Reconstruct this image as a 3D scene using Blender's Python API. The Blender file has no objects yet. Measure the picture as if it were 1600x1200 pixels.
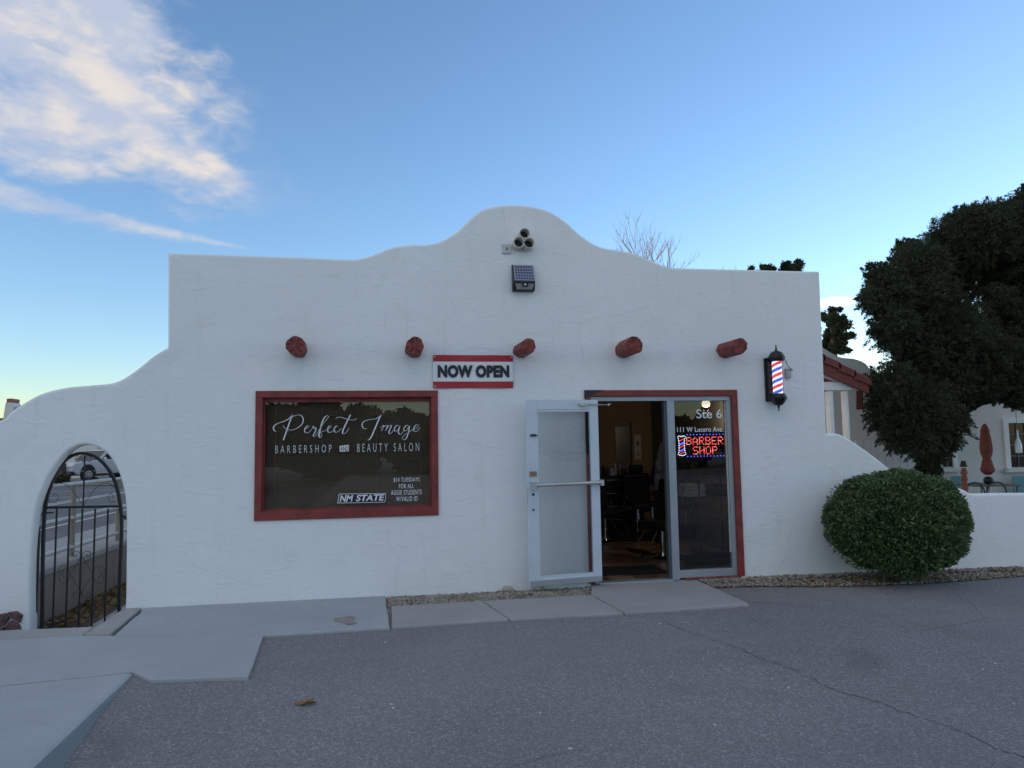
import bpy, bmesh, math, random
import numpy as np
from mathutils import Vector, Matrix, noise as mnoise
R = math.radians
rng = random.Random(7)
nrng = np.random.default_rng(11)
SC = bpy.context.scene
COL = SC.collection

# ------------------------------------------------------------------ camera
CAM = Vector((0.0, -8.3777, 1.5953))
FPX = 1156.0                                   # focal length in photograph pixels (1600 wide)
YAW, PITCH, ROLL = R(10), R(4.9), R(.95)
FW = Vector((math.sin(YAW)*math.cos(PITCH), math.cos(YAW)*math.cos(PITCH), math.sin(PITCH)))
R0 = Vector((math.cos(YAW), -math.sin(YAW), 0)); U0 = R0.cross(FW)
UP = U0*math.cos(ROLL) + R0*math.sin(ROLL); RT = R0*math.cos(ROLL) - U0*math.sin(ROLL)
cd = bpy.data.cameras.new('camera'); cam = bpy.data.objects.new('camera', cd); COL.objects.link(cam)
cd.sensor_width = 36; cd.lens = FPX*36/1600; cd.clip_end = 2000; cd.clip_start = .05
m = Matrix((RT, UP, -FW)).transposed().to_4x4(); m.translation = CAM; cam.matrix_world = m
SC.camera = cam

# ------------------------------------------------------------------ sky, sun, exposure
SUN_AZ, SUN_EL = R(70), R(3.5)                 # azimuth from +y towards +x
w = bpy.data.worlds.new('World'); SC.world = w; w.use_nodes = True
nt = w.node_tree; nt.nodes.clear()
def wn(t, **k):
    n = nt.nodes.new(t)
    for a, b in k.items(): setattr(n, a, b)
    return n
def M_(op, a, b=None, c=None, clamp=False):
    n = wn('ShaderNodeMath', operation=op); n.use_clamp = clamp
    for i, v in enumerate((a, b, c)):
        if v is None: continue
        if isinstance(v, (int, float)): n.inputs[i].default_value = v
        else: nt.links.new(v, n.inputs[i])
    return n.outputs[0]
def MR(v, a, b, c=0., d=1., smooth=True):
    n = wn('ShaderNodeMapRange'); n.interpolation_type = 'SMOOTHSTEP' if smooth else 'LINEAR'
    nt.links.new(v, n.inputs[0])
    for i, x in enumerate((a, b, c, d)): n.inputs[i+1].default_value = x
    return n.outputs[0]
def MIX(f, a, b):
    n = wn('ShaderNodeMix', data_type='RGBA')
    for i, v in ((0, f), (6, a), (7, b)):
        if isinstance(v, tuple): n.inputs[i].default_value = v
        elif isinstance(v, (int, float)): n.inputs[i].default_value = v
        else: nt.links.new(v, n.inputs[i])
    return n.outputs[2]
sky = wn('ShaderNodeTexSky'); sky.sky_type = 'NISHITA'; sky.sun_disc = False
sky.sun_elevation = SUN_EL; sky.sun_rotation = SUN_AZ
sky.air_density = 1.0; sky.dust_density = .3; sky.ozone_density = 2.0; sky.altitude = 1200
tc = wn('ShaderNodeTexCoord'); sep = wn('ShaderNodeSeparateXYZ'); nt.links.new(tc.outputs['Generated'], sep.inputs[0])
X, Y, Z = sep.outputs
az = M_('MULTIPLY', M_('ARCTAN2', X, Y), 180/math.pi)
el = M_('MULTIPLY', M_('ARCSINE', Z), 180/math.pi)
az = M_('SUBTRACT', az, M_('MULTIPLY', M_('GREATER_THAN', az, 125), 360))   # bank carried on unseen behind the viewer to brighten the facade
cmb = wn('ShaderNodeCombineXYZ'); nt.links.new(az, cmb.inputs[0]); nt.links.new(el, cmb.inputs[1])
def wnoise(sx, sy, scale, detail, rough=.55, dist=0., off=0., rot=0.):
    mp = wn('ShaderNodeMapping'); nt.links.new(cmb.outputs[0], mp.inputs[0])
    mp.inputs['Scale'].default_value = (sx, sy, 1); mp.inputs['Location'].default_value = (off, off*.7, off)
    mp.inputs['Rotation'].default_value = (0, 0, rot)
    n = wn('ShaderNodeTexNoise'); nt.links.new(mp.outputs[0], n.inputs['Vector'])
    n.inputs['Scale'].default_value = scale; n.inputs['Detail'].default_value = detail
    n.inputs['Roughness'].default_value = rough; n.inputs['Distortion'].default_value = dist
    return n.outputs[0]
n_big = wnoise(.55, 1.25, .26, 4, .45, .3, 3.1, .12)
n_fine = wnoise(.6, 1.2, .70, 5, .55, .3, 9.4, .25)
n_band = wnoise(.45, 1.3, .30, 3, .5, .3, 5.5, .1)
# the bank of cloud on the left
edge = M_('SUBTRACT', -8.6, M_('MULTIPLY', M_('MAXIMUM', M_('SUBTRACT', el, 19), 0), .55))
d1 = M_('MINIMUM', M_('DIVIDE', M_('SUBTRACT', edge, az), 6.0), M_('DIVIDE', M_('SUBTRACT', el, 18.0), 2.6))
d1 = M_('ADD', M_('MINIMUM', d1, 1.0), .18)
d1 = M_('ADD', d1, M_('ADD', M_('MULTIPLY', M_('SUBTRACT', n_big, .5), 2.1), M_('MULTIPLY', M_('SUBTRACT', n_fine, .5), 1.3)))
c1 = MR(d1, -.15, 1.15)
c1 = M_('MULTIPLY', c1, MR(az, -8.5, -12.0, .2, 1.))
# the thin streak below it
ea = M_('SUBTRACT', -8.6, az)
cen = M_('ADD', 14.55, M_('MULTIPLY', ea, .115))
wid = M_('ADD', .12, M_('MULTIPLY', M_('MAXIMUM', ea, 0), .062))
d2 = M_('SUBTRACT', 1.0, M_('DIVIDE', M_('ABSOLUTE', M_('SUBTRACT', el, cen)), wid))
d2 = M_('ADD', d2, M_('MULTIPLY', M_('SUBTRACT', n_fine, .5), 2.0))
c2 = M_('MULTIPLY', MR(d2, .0, 1.1), MR(ea, 0., 3.5))
# a small bright one on the right, low
d3x = M_('DIVIDE', M_('SUBTRACT', az, 33.4), 2.4); d3y = M_('DIVIDE', M_('SUBTRACT', el, 9.9), .5)
d3 = M_('SUBTRACT', 1.0, M_('ADD', M_('MULTIPLY', d3x, d3x), M_('MULTIPLY', d3y, d3y)))
d3 = M_('ADD', d3, M_('MULTIPLY', M_('SUBTRACT', n_fine, .5), 2.2))
c3 = M_('MULTIPLY', MR(d3, .1, 1.4), .8)
lit = MR(M_('ADD', M_('MULTIPLY', n_band, .62), M_('MULTIPLY', n_fine, .40)), .42, .66)
ccol = MIX(lit, (1.0, 1.13, 1.42, 1), (1.62, 1.50, 1.40, 1))
ccol3 = (3.6, 3.2, 2.5, 1)
tint = wn('ShaderNodeMix', data_type='RGBA', blend_type='MULTIPLY'); tint.inputs[0].default_value = 1
nt.links.new(sky.outputs[0], tint.inputs[6]); tint.inputs[7].default_value = (.91, .91, 1.03, 1)
s1 = MIX(M_('MULTIPLY', c1, .95), tint.outputs[2], ccol)
s2 = MIX(M_('MULTIPLY', c2, .62), s1, ccol)
s3 = MIX(c3, s2, ccol3)
bg = wn('ShaderNodeBackground'); bg.inputs[1].default_value = .10
wo = wn('ShaderNodeOutputWorld'); nt.links.new(s3, bg.inputs[0]); nt.links.new(bg.outputs[0], wo.inputs[0])

sd = bpy.data.lights.new('sun', 'SUN'); sd.energy = 2.0; sd.angle = R(.5); sd.color = (1, .78, .52)
so = bpy.data.objects.new('sun', sd); COL.objects.link(so)
sdir = Vector((math.sin(SUN_AZ)*math.cos(SUN_EL), math.cos(SUN_AZ)*math.cos(SUN_EL), math.sin(SUN_EL)))
so.rotation_euler = sdir.to_track_quat('Z', 'Y').to_euler(); so.location = (20, 30, 20)
vs = SC.view_settings; vs.view_transform = 'Standard'; vs.look = 'None'; vs.gamma = 1; vs.exposure = 2.37
vs.use_curve_mapping = False
SC.cycles.max_bounces = 6; SC.cycles.diffuse_bounces = 4; SC.cycles.glossy_bounces = 3; SC.cycles.transparent_max_bounces = 12
w.cycles.sampling_method = 'MANUAL'; w.cycles.sample_map_resolution = 512

# ------------------------------------------------------------------ measuring helpers (a photograph pixel onto a real plane)
def ray(px, py): return FW + RT*((px-800)/FPX) + UP*((600-py)/FPX)
def onY(px, py, y=0.):
    d = ray(px, py); return CAM + d*((y-CAM.y)/d.y)
def onZ(px, py, z=0.):
    d = ray(px, py); return CAM + d*((z-CAM.z)/d.z)
def xz(px, py, y=0.):
    p = onY(px, py, y); return (p.x, p.z)
def pxm(p): return (Vector(p)-CAM).dot(FW)/FPX     # metres per photograph pixel at p

# ------------------------------------------------------------------ mesh helpers
def tag(o, label=None, cat=None, group=None, kind=None):
    if label: o['label'] = label
    if cat: o['category'] = cat
    if group: o['group'] = group
    if kind: o['kind'] = kind
    return o
def empty(name, loc, label=None, cat=None, group=None, kind=None, rz=0.):
    o = bpy.data.objects.new(name, None); COL.objects.link(o)
    o.location = loc; o.rotation_euler = (0, 0, rz); o.empty_display_size = .1
    return tag(o, label, cat, group, kind)
def wloc(o):
    v = Vector(o.location)
    while o.parent: o = o.parent; v += Vector(o.location)
    return v
def link(name, me, mat, parent=None, origin=None, local=False, smooth=False, bevel=0., segs=2):
    """mesh in world coordinates (or in the parent's own frame when local)"""
    o = bpy.data.objects.new(name, me); COL.objects.link(o)
    if parent is not None:
        if not local:
            me.transform(Matrix.Translation(-wloc(parent)))
        o.parent = parent
    elif origin is not None:
        me.transform(Matrix.Translation(-Vector(origin))); o.location = origin
    if mat is not None:
        for mm in (mat if isinstance(mat, (list, tuple)) else [mat]): me.materials.append(mm)
    if smooth:
        for p in me.polygons: p.use_smooth = True
        if smooth != True: me.set_sharp_from_angle(angle=R(smooth))
    if bevel:
        b = o.modifiers.new('bevel', 'BEVEL'); b.width = bevel; b.segments = segs; b.limit_method = 'ANGLE'; b.angle_limit = R(40)
    return o
class MB:
    def __init__(s): s.v = []; s.f = []; s.mi = []
    def add(s, vs, fs, mi=0):
        k = len(s.v); s.v += [tuple(v) for v in vs]; s.f += [tuple(i+k for i in f) for f in fs]; s.mi += [mi]*len(fs); return s
    def box(s, a, b, mi=0):
        x0, y0, z0 = a; x1, y1, z1 = b
        if x0 > x1: x0, x1 = x1, x0
        if y0 > y1: y0, y1 = y1, y0
        if z0 > z1: z0, z1 = z1, z0
        return s.add([(x0,y0,z0),(x1,y0,z0),(x1,y1,z0),(x0,y1,z0),(x0,y0,z1),(x1,y0,z1),(x1,y1,z1),(x0,y1,z1)],
                     [(3,2,1,0),(4,5,6,7),(0,1,5,4),(1,2,6,5),(2,3,7,6),(3,0,4,7)], mi)
    def obox(s, c, size, rot=None, mi=0):
        hx, hy, hz = size[0]/2, size[1]/2, size[2]/2; c = Vector(c)
        vs = [Vector(p) for p in ((-hx,-hy,-hz),(hx,-hy,-hz),(hx,hy,-hz),(-hx,hy,-hz),(-hx,-hy,hz),(hx,-hy,hz),(hx,hy,hz),(-hx,hy,hz))]
        if rot is not None: vs = [rot @ v for v in vs]
        return s.add([v+c for v in vs], [(3,2,1,0),(4,5,6,7),(0,1,5,4),(1,2,6,5),(2,3,7,6),(3,0,4,7)], mi)
    def cyl(s, p0, p1, r0, r1=None, n=12, caps=True, mi=0):
        r1 = r0 if r1 is None else r1; p0 = Vector(p0); p1 = Vector(p1); d = (p1-p0).normalized()
        a = d.orthogonal().normalized(); b = d.cross(a)
        vs = []
        for p, r in ((p0, r0), (p1, r1)):
            vs += [p + (a*math.cos(2*math.pi*i/n) + b*math.sin(2*math.pi*i/n))*r for i in range(n)]
        fs = [(i, (i+1) % n, n+(i+1) % n, n+i) for i in range(n)]
        if caps: fs += [tuple(reversed(range(n))), tuple(range(n, 2*n))]
        return s.add(vs, fs, mi)
    def tube(s, pts, r, n=6, mi=0, closed=False):
        pts = [Vector(p) for p in pts]; L = len(pts); rs = r if isinstance(r, (list, tuple)) else [r]*L
        vs = []; a = None
        for i, p in enumerate(pts):
            d = (pts[min(i+1, L-1)]-pts[max(i-1, 0)])
            d = d.normalized() if d.length > 1e-9 else Vector((0,0,1))
            if a is None: a = d.orthogonal().normalized()
            a = (a - d*a.dot(d)); a = a.normalized() if a.length > 1e-6 else d.orthogonal().normalized()
            b = d.cross(a)
            vs += [p + (a*math.cos(2*math.pi*k/n) + b*math.sin(2*math.pi*k/n))*rs[i] for k in range(n)]
        fs = [(i*n+k, i*n+(k+1) % n, (i+1)*n+(k+1) % n, (i+1)*n+k) for i in range(L-1) for k in range(n)]
        fs += [tuple(reversed(range(n))), tuple(range((L-1)*n, L*n))]
        return s.add(vs, fs, mi)
    def lathe(s, prof, c=(0,0,0), n=20, mi=0, ax='z'):
        c = Vector(c); vs = []; L = len(prof)
        for (r, h) in prof:
            for k in range(n):
                t = 2*math.pi*k/n; p = (r*math.cos(t), r*math.sin(t), h)
                if ax == 'y': p = (r*math.cos(t), h, -r*math.sin(t))
                vs.append(c + Vector(p))
        fs = [(i*n+k, i*n+(k+1) % n, (i+1)*n+(k+1) % n, (i+1)*n+k) for i in range(L-1) for k in range(n)]
        fs += [tuple(reversed(range(n))), tuple(range((L-1)*n, L*n))]
        return s.add(vs, fs, mi)
    def prism(s, poly, y0, y1, mi=0, axis='y'):
        """polygon of (a,b) pairs extruded along axis: y -> (a,y,b); z -> (a,b,z); x -> (x,a,b)"""
        f = {'y': lambda a, b, t: (a, t, b), 'z': lambda a, b, t: (a, b, t), 'x': lambda a, b, t: (t, a, b)}[axis]
        n = len(poly); vs = [f(a, b, y0) for a, b in poly] + [f(a, b, y1) for a, b in poly]
        fs = [(i, (i+1) % n, n+(i+1) % n, n+i) for i in range(n)] + [tuple(reversed(range(n))), tuple(range(n, 2*n))]
        return s.add(vs, fs, mi)
    def ball(s, c, r, n=10, m=6, mi=0):
        rx, ry, rz = r if isinstance(r, (tuple, list)) else (r, r, r); c = Vector(c)
        vs = [c+Vector((0,0,-rz))]
        for i in range(1, m):
            t = math.pi*i/m
            vs += [c+Vector((rx*math.sin(t)*math.cos(2*math.pi*k/n), ry*math.sin(t)*math.sin(2*math.pi*k/n), -rz*math.cos(t))) for k in range(n)]
        vs.append(c+Vector((0,0,rz))); top = len(vs)-1
        fs = [(0, 1+(k+1) % n, 1+k) for k in range(n)]
        for i in range(m-2):
            fs += [(1+i*n+k, 1+i*n+(k+1) % n, 1+(i+1)*n+(k+1) % n, 1+(i+1)*n+k) for k in range(n)]
        fs += [(top, 1+(m-2)*n+k, 1+(m-2)*n+(k+1) % n) for k in range(n)]
        return s.add(vs, fs, mi)
    def mesh(s, name):
        me = bpy.data.meshes.new(name); me.from_pydata(s.v, [], s.f)
        if any(s.mi): me.polygons.foreach_set('material_index', s.mi)
        bm = bmesh.new(); bm.from_mesh(me); bmesh.ops.recalc_face_normals(bm, faces=bm.faces); bm.to_mesh(me); bm.free()
        return me
    def build(s, name, mat, parent=None, **k):
        return link(name, s.mesh(name), mat, parent, **k)
def np_mesh(name, V, F):
    me = bpy.data.meshes.new(name); V = np.asarray(V, np.float32); F = np.asarray(F, np.int32)
    me.vertices.add(len(V)); me.vertices.foreach_set('co', V.ravel())
    k = F.shape[1]; me.loops.add(F.size); me.loops.foreach_set('vertex_index', F.ravel())
    me.polygons.add(len(F)); me.polygons.foreach_set('loop_start', np.arange(0, F.size, k, dtype=np.int32))
    me.polygons.foreach_set('loop_total', np.full(len(F), k, np.int32))
    me.update(calc_edges=True); return me
def copy_tree(o, parent=None):
    c = o.copy(); COL.objects.link(c); c.parent = parent
    for ch in list(o.children): copy_tree(ch, c)
    return c

# ------------------------------------------------------------------ materials
def mat(name, col, rough=.6, metal=0., var=.12, vscale=3., bump=0., bscale=60., spec=.5, emit=None, estr=0., var2=None, coat=0.):
    m = bpy.data.materials.new(name); m.use_nodes = True; t = m.node_tree; b = t.nodes['Principled BSDF']
    b.inputs['Roughness'].default_value = rough; b.inputs['Metallic'].default_value = metal
    b.inputs['Specular IOR Level'].default_value = spec; b.inputs['Coat Weight'].default_value = coat
    c = t.nodes.new('ShaderNodeTexCoord')
    n = t.nodes.new('ShaderNodeTexNoise'); n.inputs['Scale'].default_value = vscale; n.inputs['Detail'].default_value = 6
    n.inputs['Roughness'].default_value = .6
    t.links.new(c.outputs['Object'], n.inputs['Vector'])
    rp = t.nodes.new('ShaderNodeValToRGB'); rp.color_ramp.elements[0].position = .3; rp.color_ramp.elements[1].position = .7
    lo = tuple(x*(1-var) for x in col); hi = tuple(min(1, x*(1+var)) for x in (var2 or col))
    rp.color_ramp.elements[0].color = (*lo, 1); rp.color_ramp.elements[1].color = (*hi, 1)
    t.links.new(n.outputs[0], rp.inputs[0]); t.links.new(rp.outputs[0], b.inputs['Base Color'])
    if bump:
        n2 = t.nodes.new('ShaderNodeTexNoise'); n2.inputs['Scale'].default_value = bscale; n2.inputs['Detail'].default_value = 5
        t.links.new(c.outputs['Object'], n2.inputs['Vector'])
        bp = t.nodes.new('ShaderNodeBump'); bp.inputs['Strength'].default_value = bump; bp.inputs['Distance'].default_value = .01
        t.links.new(n2.outputs[0], bp.inputs['Height']); t.links.new(bp.outputs[0], b.inputs['Normal'])
    if emit:
        b.inputs['Emission Color'].default_value = (*emit, 1); b.inputs['Emission Strength'].default_value = estr
    return m
class NT:
    """small node-graph builder for the richer surfaces"""
    def __init__(s, name):
        s.m = bpy.data.materials.new(name); s.m.use_nodes = True; s.t = s.m.node_tree; s.b = s.t.nodes['Principled BSDF']
        s.c = s.t.nodes.new('ShaderNodeTexCoord')
    def lk(s, a, b): s.t.links.new(a, b)
    def vec(s, scale=(1,1,1), rot=(0,0,0)):
        mp = s.t.nodes.new('ShaderNodeMapping'); mp.inputs['Scale'].default_value = scale; mp.inputs['Rotation'].default_value = rot
        s.lk(s.c.outputs['Object'], mp.inputs[0]); return mp.outputs[0]
    def noise(s, scale, detail=5, rough=.6, v=None, dist=0.):
        n = s.t.nodes.new('ShaderNodeTexNoise'); n.inputs['Scale'].default_value = scale; n.inputs['Detail'].default_value = detail
        n.inputs['Roughness'].default_value = rough; n.inputs['Distortion'].default_value = dist
        s.lk(v or s.c.outputs['Object'], n.inputs['Vector']); return n.outputs[0]
    def voro(s, scale, feature='F1', v=None, out=0, rand=1.):
        n = s.t.nodes.new('ShaderNodeTexVoronoi'); n.feature = feature; n.inputs['Scale'].default_value = scale
        n.inputs['Randomness'].default_value = rand
        s.lk(v or s.c.outputs['Object'], n.inputs['Vector']); return n.outputs[out]
    def ramp(s, v, stops):
        r = s.t.nodes.new('ShaderNodeValToRGB'); e = r.color_ramp.elements
        while len(e) < len(stops): e.new(.5)
        for k, (p, c) in enumerate(stops):
            e[k].position = p; e[k].color = (*c, 1) if isinstance(c, tuple) else (c, c, c, 1)
        s.lk(v, r.inputs[0]); return r.outputs[0]
    def mix(s, f, a, b, blend='MIX'):
        n = s.t.nodes.new('ShaderNodeMix'); n.data_type = 'RGBA'; n.blend_type = blend
        for i, v in ((0, f), (6, a), (7, b)):
            if isinstance(v, tuple): n.inputs[i].default_value = (*v, 1)
            elif isinstance(v, (int, float)): n.inputs[i].default_value = v
            else: s.lk(v, n.inputs[i])
        return n.outputs[2]
    def math(s, op, a, b=0.):
        n = s.t.nodes.new('ShaderNodeMath'); n.operation = op
        for i, v in enumerate((a, b)):
            if isinstance(v, (int, float)): n.inputs[i].default_value = v
            else: s.lk(v, n.inputs[i])
        return n.outputs[0]
    def bump(s, h, strength, dist, prev=None):
        n = s.t.nodes.new('ShaderNodeBump'); n.inputs['Strength'].default_value = strength; n.inputs['Distance'].default_value = dist
        s.lk(h, n.inputs['Height'])
        if prev is not None: s.lk(prev, n.inputs['Normal'])
        return n.outputs[0]
    def done(s, col, rough, nrm=None, spec=.5):
        if isinstance(col, tuple): s.b.inputs['Base Color'].default_value = (*col, 1)
        else: s.lk(col, s.b.inputs['Base Color'])
        if isinstance(rough, (int, float)): s.b.inputs['Roughness'].default_value = rough
        else: s.lk(rough, s.b.inputs['Roughness'])
        if nrm is not None: s.lk(nrm, s.b.inputs['Normal'])
        s.b.inputs['Specular IOR Level'].default_value = spec
        return s.m

def make_stucco():
    s = NT('white_stucco')
    big = s.noise(.55, 3, .55); mid = s.noise(2.6, 4, .62, dist=.4); fine = s.noise(26, 3, .65)
    trow = s.noise(5.5, 4, .6, v=s.vec((1, 1, 2.2), (0, .35, 0)), dist=1.2)
    col = s.mix(s.ramp(big, [(.3, 0.), (.7, 1.)]), (.79, .80, .81), (.85, .86, .87))
    dirt = s.ramp(s.noise(1.1, 4, .7, dist=.5), [(.58, 0.), (.80, 1.)])
    col = s.mix(s.math('MULTIPLY', dirt, .22), col, (.52, .50, .46))
    strk = s.ramp(s.noise(2.2, 4, .65, v=s.vec((3.2, 3.2, .28))), [(.56, 0.), (.75, 1.)])
    col = s.mix(s.math('MULTIPLY', strk, .16), col, (.55, .53, .49))
    ptc = s.ramp(s.noise(.9, 3, .6, dist=1.5), [(.60, 0.), (.615, 1.)])
    col = s.mix(s.math('MULTIPLY', ptc, .25), col, (.88, .89, .90))
    spk = s.ramp(s.noise(8.5, 2, .5), [(.775, 0.), (.80, 1.)])
    col = s.mix(s.math('MULTIPLY', spk, .35), col, (.30, .30, .31))
    crk = s.voro(.62, 'DISTANCE_TO_EDGE', v=s.mix(.09, s.c.outputs['Object'], s.t_noise_color(3.0)))
    crl = s.ramp(crk, [(0., 1.), (.004, 0.)])
    crm = s.math('MULTIPLY', crl, s.ramp(s.noise(.8, 3, .5), [(.58, 0.), (.64, 1.)]))
    col = s.mix(s.math('MULTIPLY', crm, .22), col, (.40, .41, .43))
    n1 = s.bump(mid, .22, .05)
    n2 = s.bump(s.ramp(trow, [(.54, 0.), (.68, 1.)]), .27, .011, n1)
    n3 = s.bump(fine, .26, .005, n2)
    n4 = s.bump(s.math('SUBTRACT', 1., crm), .35, .004, n3)
    return s.done(col, .82, n4, .25)
def _tnc(s, scale):
    n = s.t.nodes.new('ShaderNodeTexNoise'); n.inputs['Scale'].default_value = scale; n.inputs['Detail'].default_value = 4
    s.lk(s.c.outputs['Object'], n.inputs['Vector']); return n.outputs[1]
NT.t_noise_color = _tnc
STUCCO = make_stucco()

def make_asphalt():
    s = NT('asphalt')
    ag = s.voro(85, 'F1', out=1); ag2 = s.voro(190, 'F1', out=1)
    sp1 = s.t.nodes.new('ShaderNodeSeparateColor'); s.lk(ag, sp1.inputs[0])
    sp2 = s.t.nodes.new('ShaderNodeSeparateColor'); s.lk(ag2, sp2.inputs[0])
    g1 = s.ramp(sp1.outputs[0], [(0., (0.108, 0.106, 0.115)), (.55, (0.162, 0.158, 0.167)), (.86, (0.221, 0.218, 0.224)), (.97, (0.364, 0.358, 0.355))])
    g2 = s.ramp(sp2.outputs[1], [(0., (0.103, 0.100, 0.108)), (.6, (0.173, 0.170, 0.179)), (1., (0.304, 0.298, 0.302))])
    col = s.mix(.5, g1, g2)
    big = s.noise(.45, 6, .6, dist=.5)
    col = s.mix(s.ramp(big, [(.35, 0.), (.7, .55)]), col, s.mix(.5, col, (0.091, 0.087, 0.096)))
    tr = s.noise(1.3, 4, .6, v=s.vec((.25, 1., 1.), (0, 0, .45)))
    col = s.mix(s.ramp(tr, [(.55, 0.), (.75, .35)]), col, (0.206, 0.201, 0.206))
    oil = s.ramp(s.noise(.7, 3, .5, dist=.8), [(.62, 0.), (.72, 1.)]); col = s.mix(s.math('MULTIPLY', oil, .30), col, (.075, .072, .076))
    lt = s.ramp(s.noise(.28, 3, .5, dist=.6), [(.45, 0.), (.65, 1.)]); col = s.mix(s.math('MULTIPLY', lt, .28), col, s.mix(.5, col, (.30, .29, .285)))
    hair = s.voro(.55, 'DISTANCE_TO_EDGE', v=s.mix(.16, s.c.outputs['Object'], s.t_noise_color(2.4)))
    hm = s.math('MULTIPLY', s.ramp(hair, [(0., 1.), (.0045, 0.)]), s.ramp(s.noise(.5, 2, .5), [(.50, 0.), (.60, 1.)]))
    col = s.mix(s.math('MULTIPLY', hm, .55), col, (.05, .048, .05))
    col = s.mix(1., col, (1.24, 1.22, 1.19), 'MULTIPLY')
    d = s.voro(85, 'F1', out=0); d2 = s.voro(190, 'F1', out=0)
    n1 = s.bump(s.math('SUBTRACT', 1., d), .55, .006); n2 = s.bump(s.math('SUBTRACT', 1., d2), .4, .003, n1)
    n3 = s.bump(s.noise(2.2, 4), .25, .04, n2)
    return s.done(col, .85, n3, .3)
ASPHALT = make_asphalt()

def make_concrete(name, a, b, stain=(.12, .11, .10), st=.4):
    s = NT(name)
    n = s.noise(1.4, 7, .65, dist=.3); col = s.mix(s.ramp(n, [(.3, 0.), (.7, 1.)]), a, b)
    col = s.mix(s.math('MULTIPLY', s.ramp(s.noise(4.5, 6, .7), [(.60, 0.), (.78, 1.)]), st), col, stain)
    f = s.noise(140, 3, .7); col = s.mix(.18, col, s.ramp(f, [(.3, tuple(x*.55 for x in a)), (.7, tuple(min(1, x*1.35) for x in b))]))
    n1 = s.bump(s.noise(3, 5), .2, .02); n2 = s.bump(f, .3, .003, n1)
    return s.done(col, .85, n2, .3)
CONC_BLUE = make_concrete('painted_concrete', (.33, .355, .37), (.40, .425, .44), (.20, .19, .175), .35)
CONC = make_concrete('bare_concrete', (.30, .298, .295), (.38, .375, .37), (.13, .12, .11), .45)
CONC_KERB_SHADE = make_concrete('kerb_shade_concrete', (.17, .20, .21), (.23, .26, .27), (.12, .11, .10), .5)  # darker than the slab top: shade of the kerb face put into the colour
CONC_WALL = make_concrete('retaining_concrete', (.20, .185, .165), (.28, .26, .235), (.12, .11, .10), .4)
DIRT = mat('dirt', (.10, .075, .055), .95, var=.35, vscale=9, bump=.6, bscale=40)
EARTH = mat('ground_earth', (.19, .165, .14), .95, var=.25, vscale=.6, bump=.4, bscale=14)
ROAD = mat('street_asphalt', (.13, .128, .132), .85, var=.18, vscale=.8, bump=.3, bscale=60)
ROADLINE = mat('road_paint', (.62, .62, .60), .7, var=.15, vscale=6)
RED = mat('red_trim_paint', (.20, .030, .026), .55, var=.22, vscale=5, bump=.35, bscale=35, var2=(.235, .04, .034))
REDWOOD = mat('red_painted_log', (.15, .026, .022), .7, var=.45, vscale=18, bump=1., bscale=55, var2=(.24, .048, .040))
DARKCRACK = mat('wood_check', (.028, .010, .009), .9, var=.2)
BLACKPAINT = mat('black_paint', (.018, .022, .03), .5, var=.3, vscale=6)
ALU = mat('aluminium_frame', (.42, .45, .49), .42, .55, var=.08, vscale=4)
ALUW = mat('white_aluminium', (.60, .66, .74), .4, .12, var=.06, vscale=4)
ALUDK = mat('dark_aluminium', (.10, .115, .13), .4, .4, var=.1)
CHROME = mat('chrome', (.75, .75, .76), .12, 1., var=.05)
STEEL = mat('galvanised_pipe', (.55, .56, .55), .38, .7, var=.12, vscale=8)
IRON = mat('black_iron', (.012, .013, .016), .42, .2, var=.3, vscale=20, bump=.2, bscale=90)
BLACKMET = mat('black_cast_metal', (.010, .010, .012), .38, .1, var=.3, vscale=20)
WHITEVINYL = mat('white_vinyl', (.78, .80, .84), .5, var=.05)
DIMVINYL = mat('worn_white_vinyl', (.58, .60, .63), .5, var=.05)
GREYVINYL = mat('frosted_vinyl', (.42, .46, .50), .6, var=.05)
DARKVINYL = mat('dark_vinyl', (.012, .013, .02), .6, var=.05)
BANNER_W = mat('banner_white', (.80, .81, .84), .45, var=.04, vscale=2, bump=.1, bscale=4)
BANNER_R = mat('banner_red', (.42, .020, .035), .45, var=.08, vscale=4)
BANNER_K = mat('banner_black', (.014, .017, .026), .5, var=.05)
PVC = mat('cream_pipe', (.58, .55, .50), .55, var=.12, vscale=12)
BOXW = mat('painted_box', (.56, .57, .56), .6, var=.08, vscale=10)
SOLAR = mat('solar_cell', (.016, .035, .14), .3, 0., var=.3, vscale=40, coat=.6)
SOLARF = mat('solar_grid', (.34, .38, .44), .35, .2, var=.05)
PLASTK = mat('black_plastic', (.014, .015, .018), .4, var=.15)
LENS = mat('frosted_lens', (.30, .31, .31), .35, var=.08, vscale=30)
TAN = mat('tan_interior_wall', (.34, .235, .145), .8, var=.08, vscale=2, bump=.15, bscale=30)
GREYWALL = mat('grey_interior_wall', (.22, .20, .165), .8, var=.08, vscale=2)
CEIL = mat('ceiling_board', (.38, .36, .32), .9, var=.06)
LEATHER = mat('black_leather', (.012, .012, .014), .38, var=.3, vscale=12, bump=.25, bscale=90)
CABINET = mat('black_cabinet', (.010, .011, .013), .35, var=.2)
MATBLK = mat('rubber_mat', (.010, .011, .014), .9, var=.2, bump=.5, bscale=120)
PAPER = mat('paper', (.72, .68, .60), .8, var=.05)
TOWEL = mat('white_towel', (.62, .58, .52), .95, var=.15, vscale=12, bump=.5, bscale=70)
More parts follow.
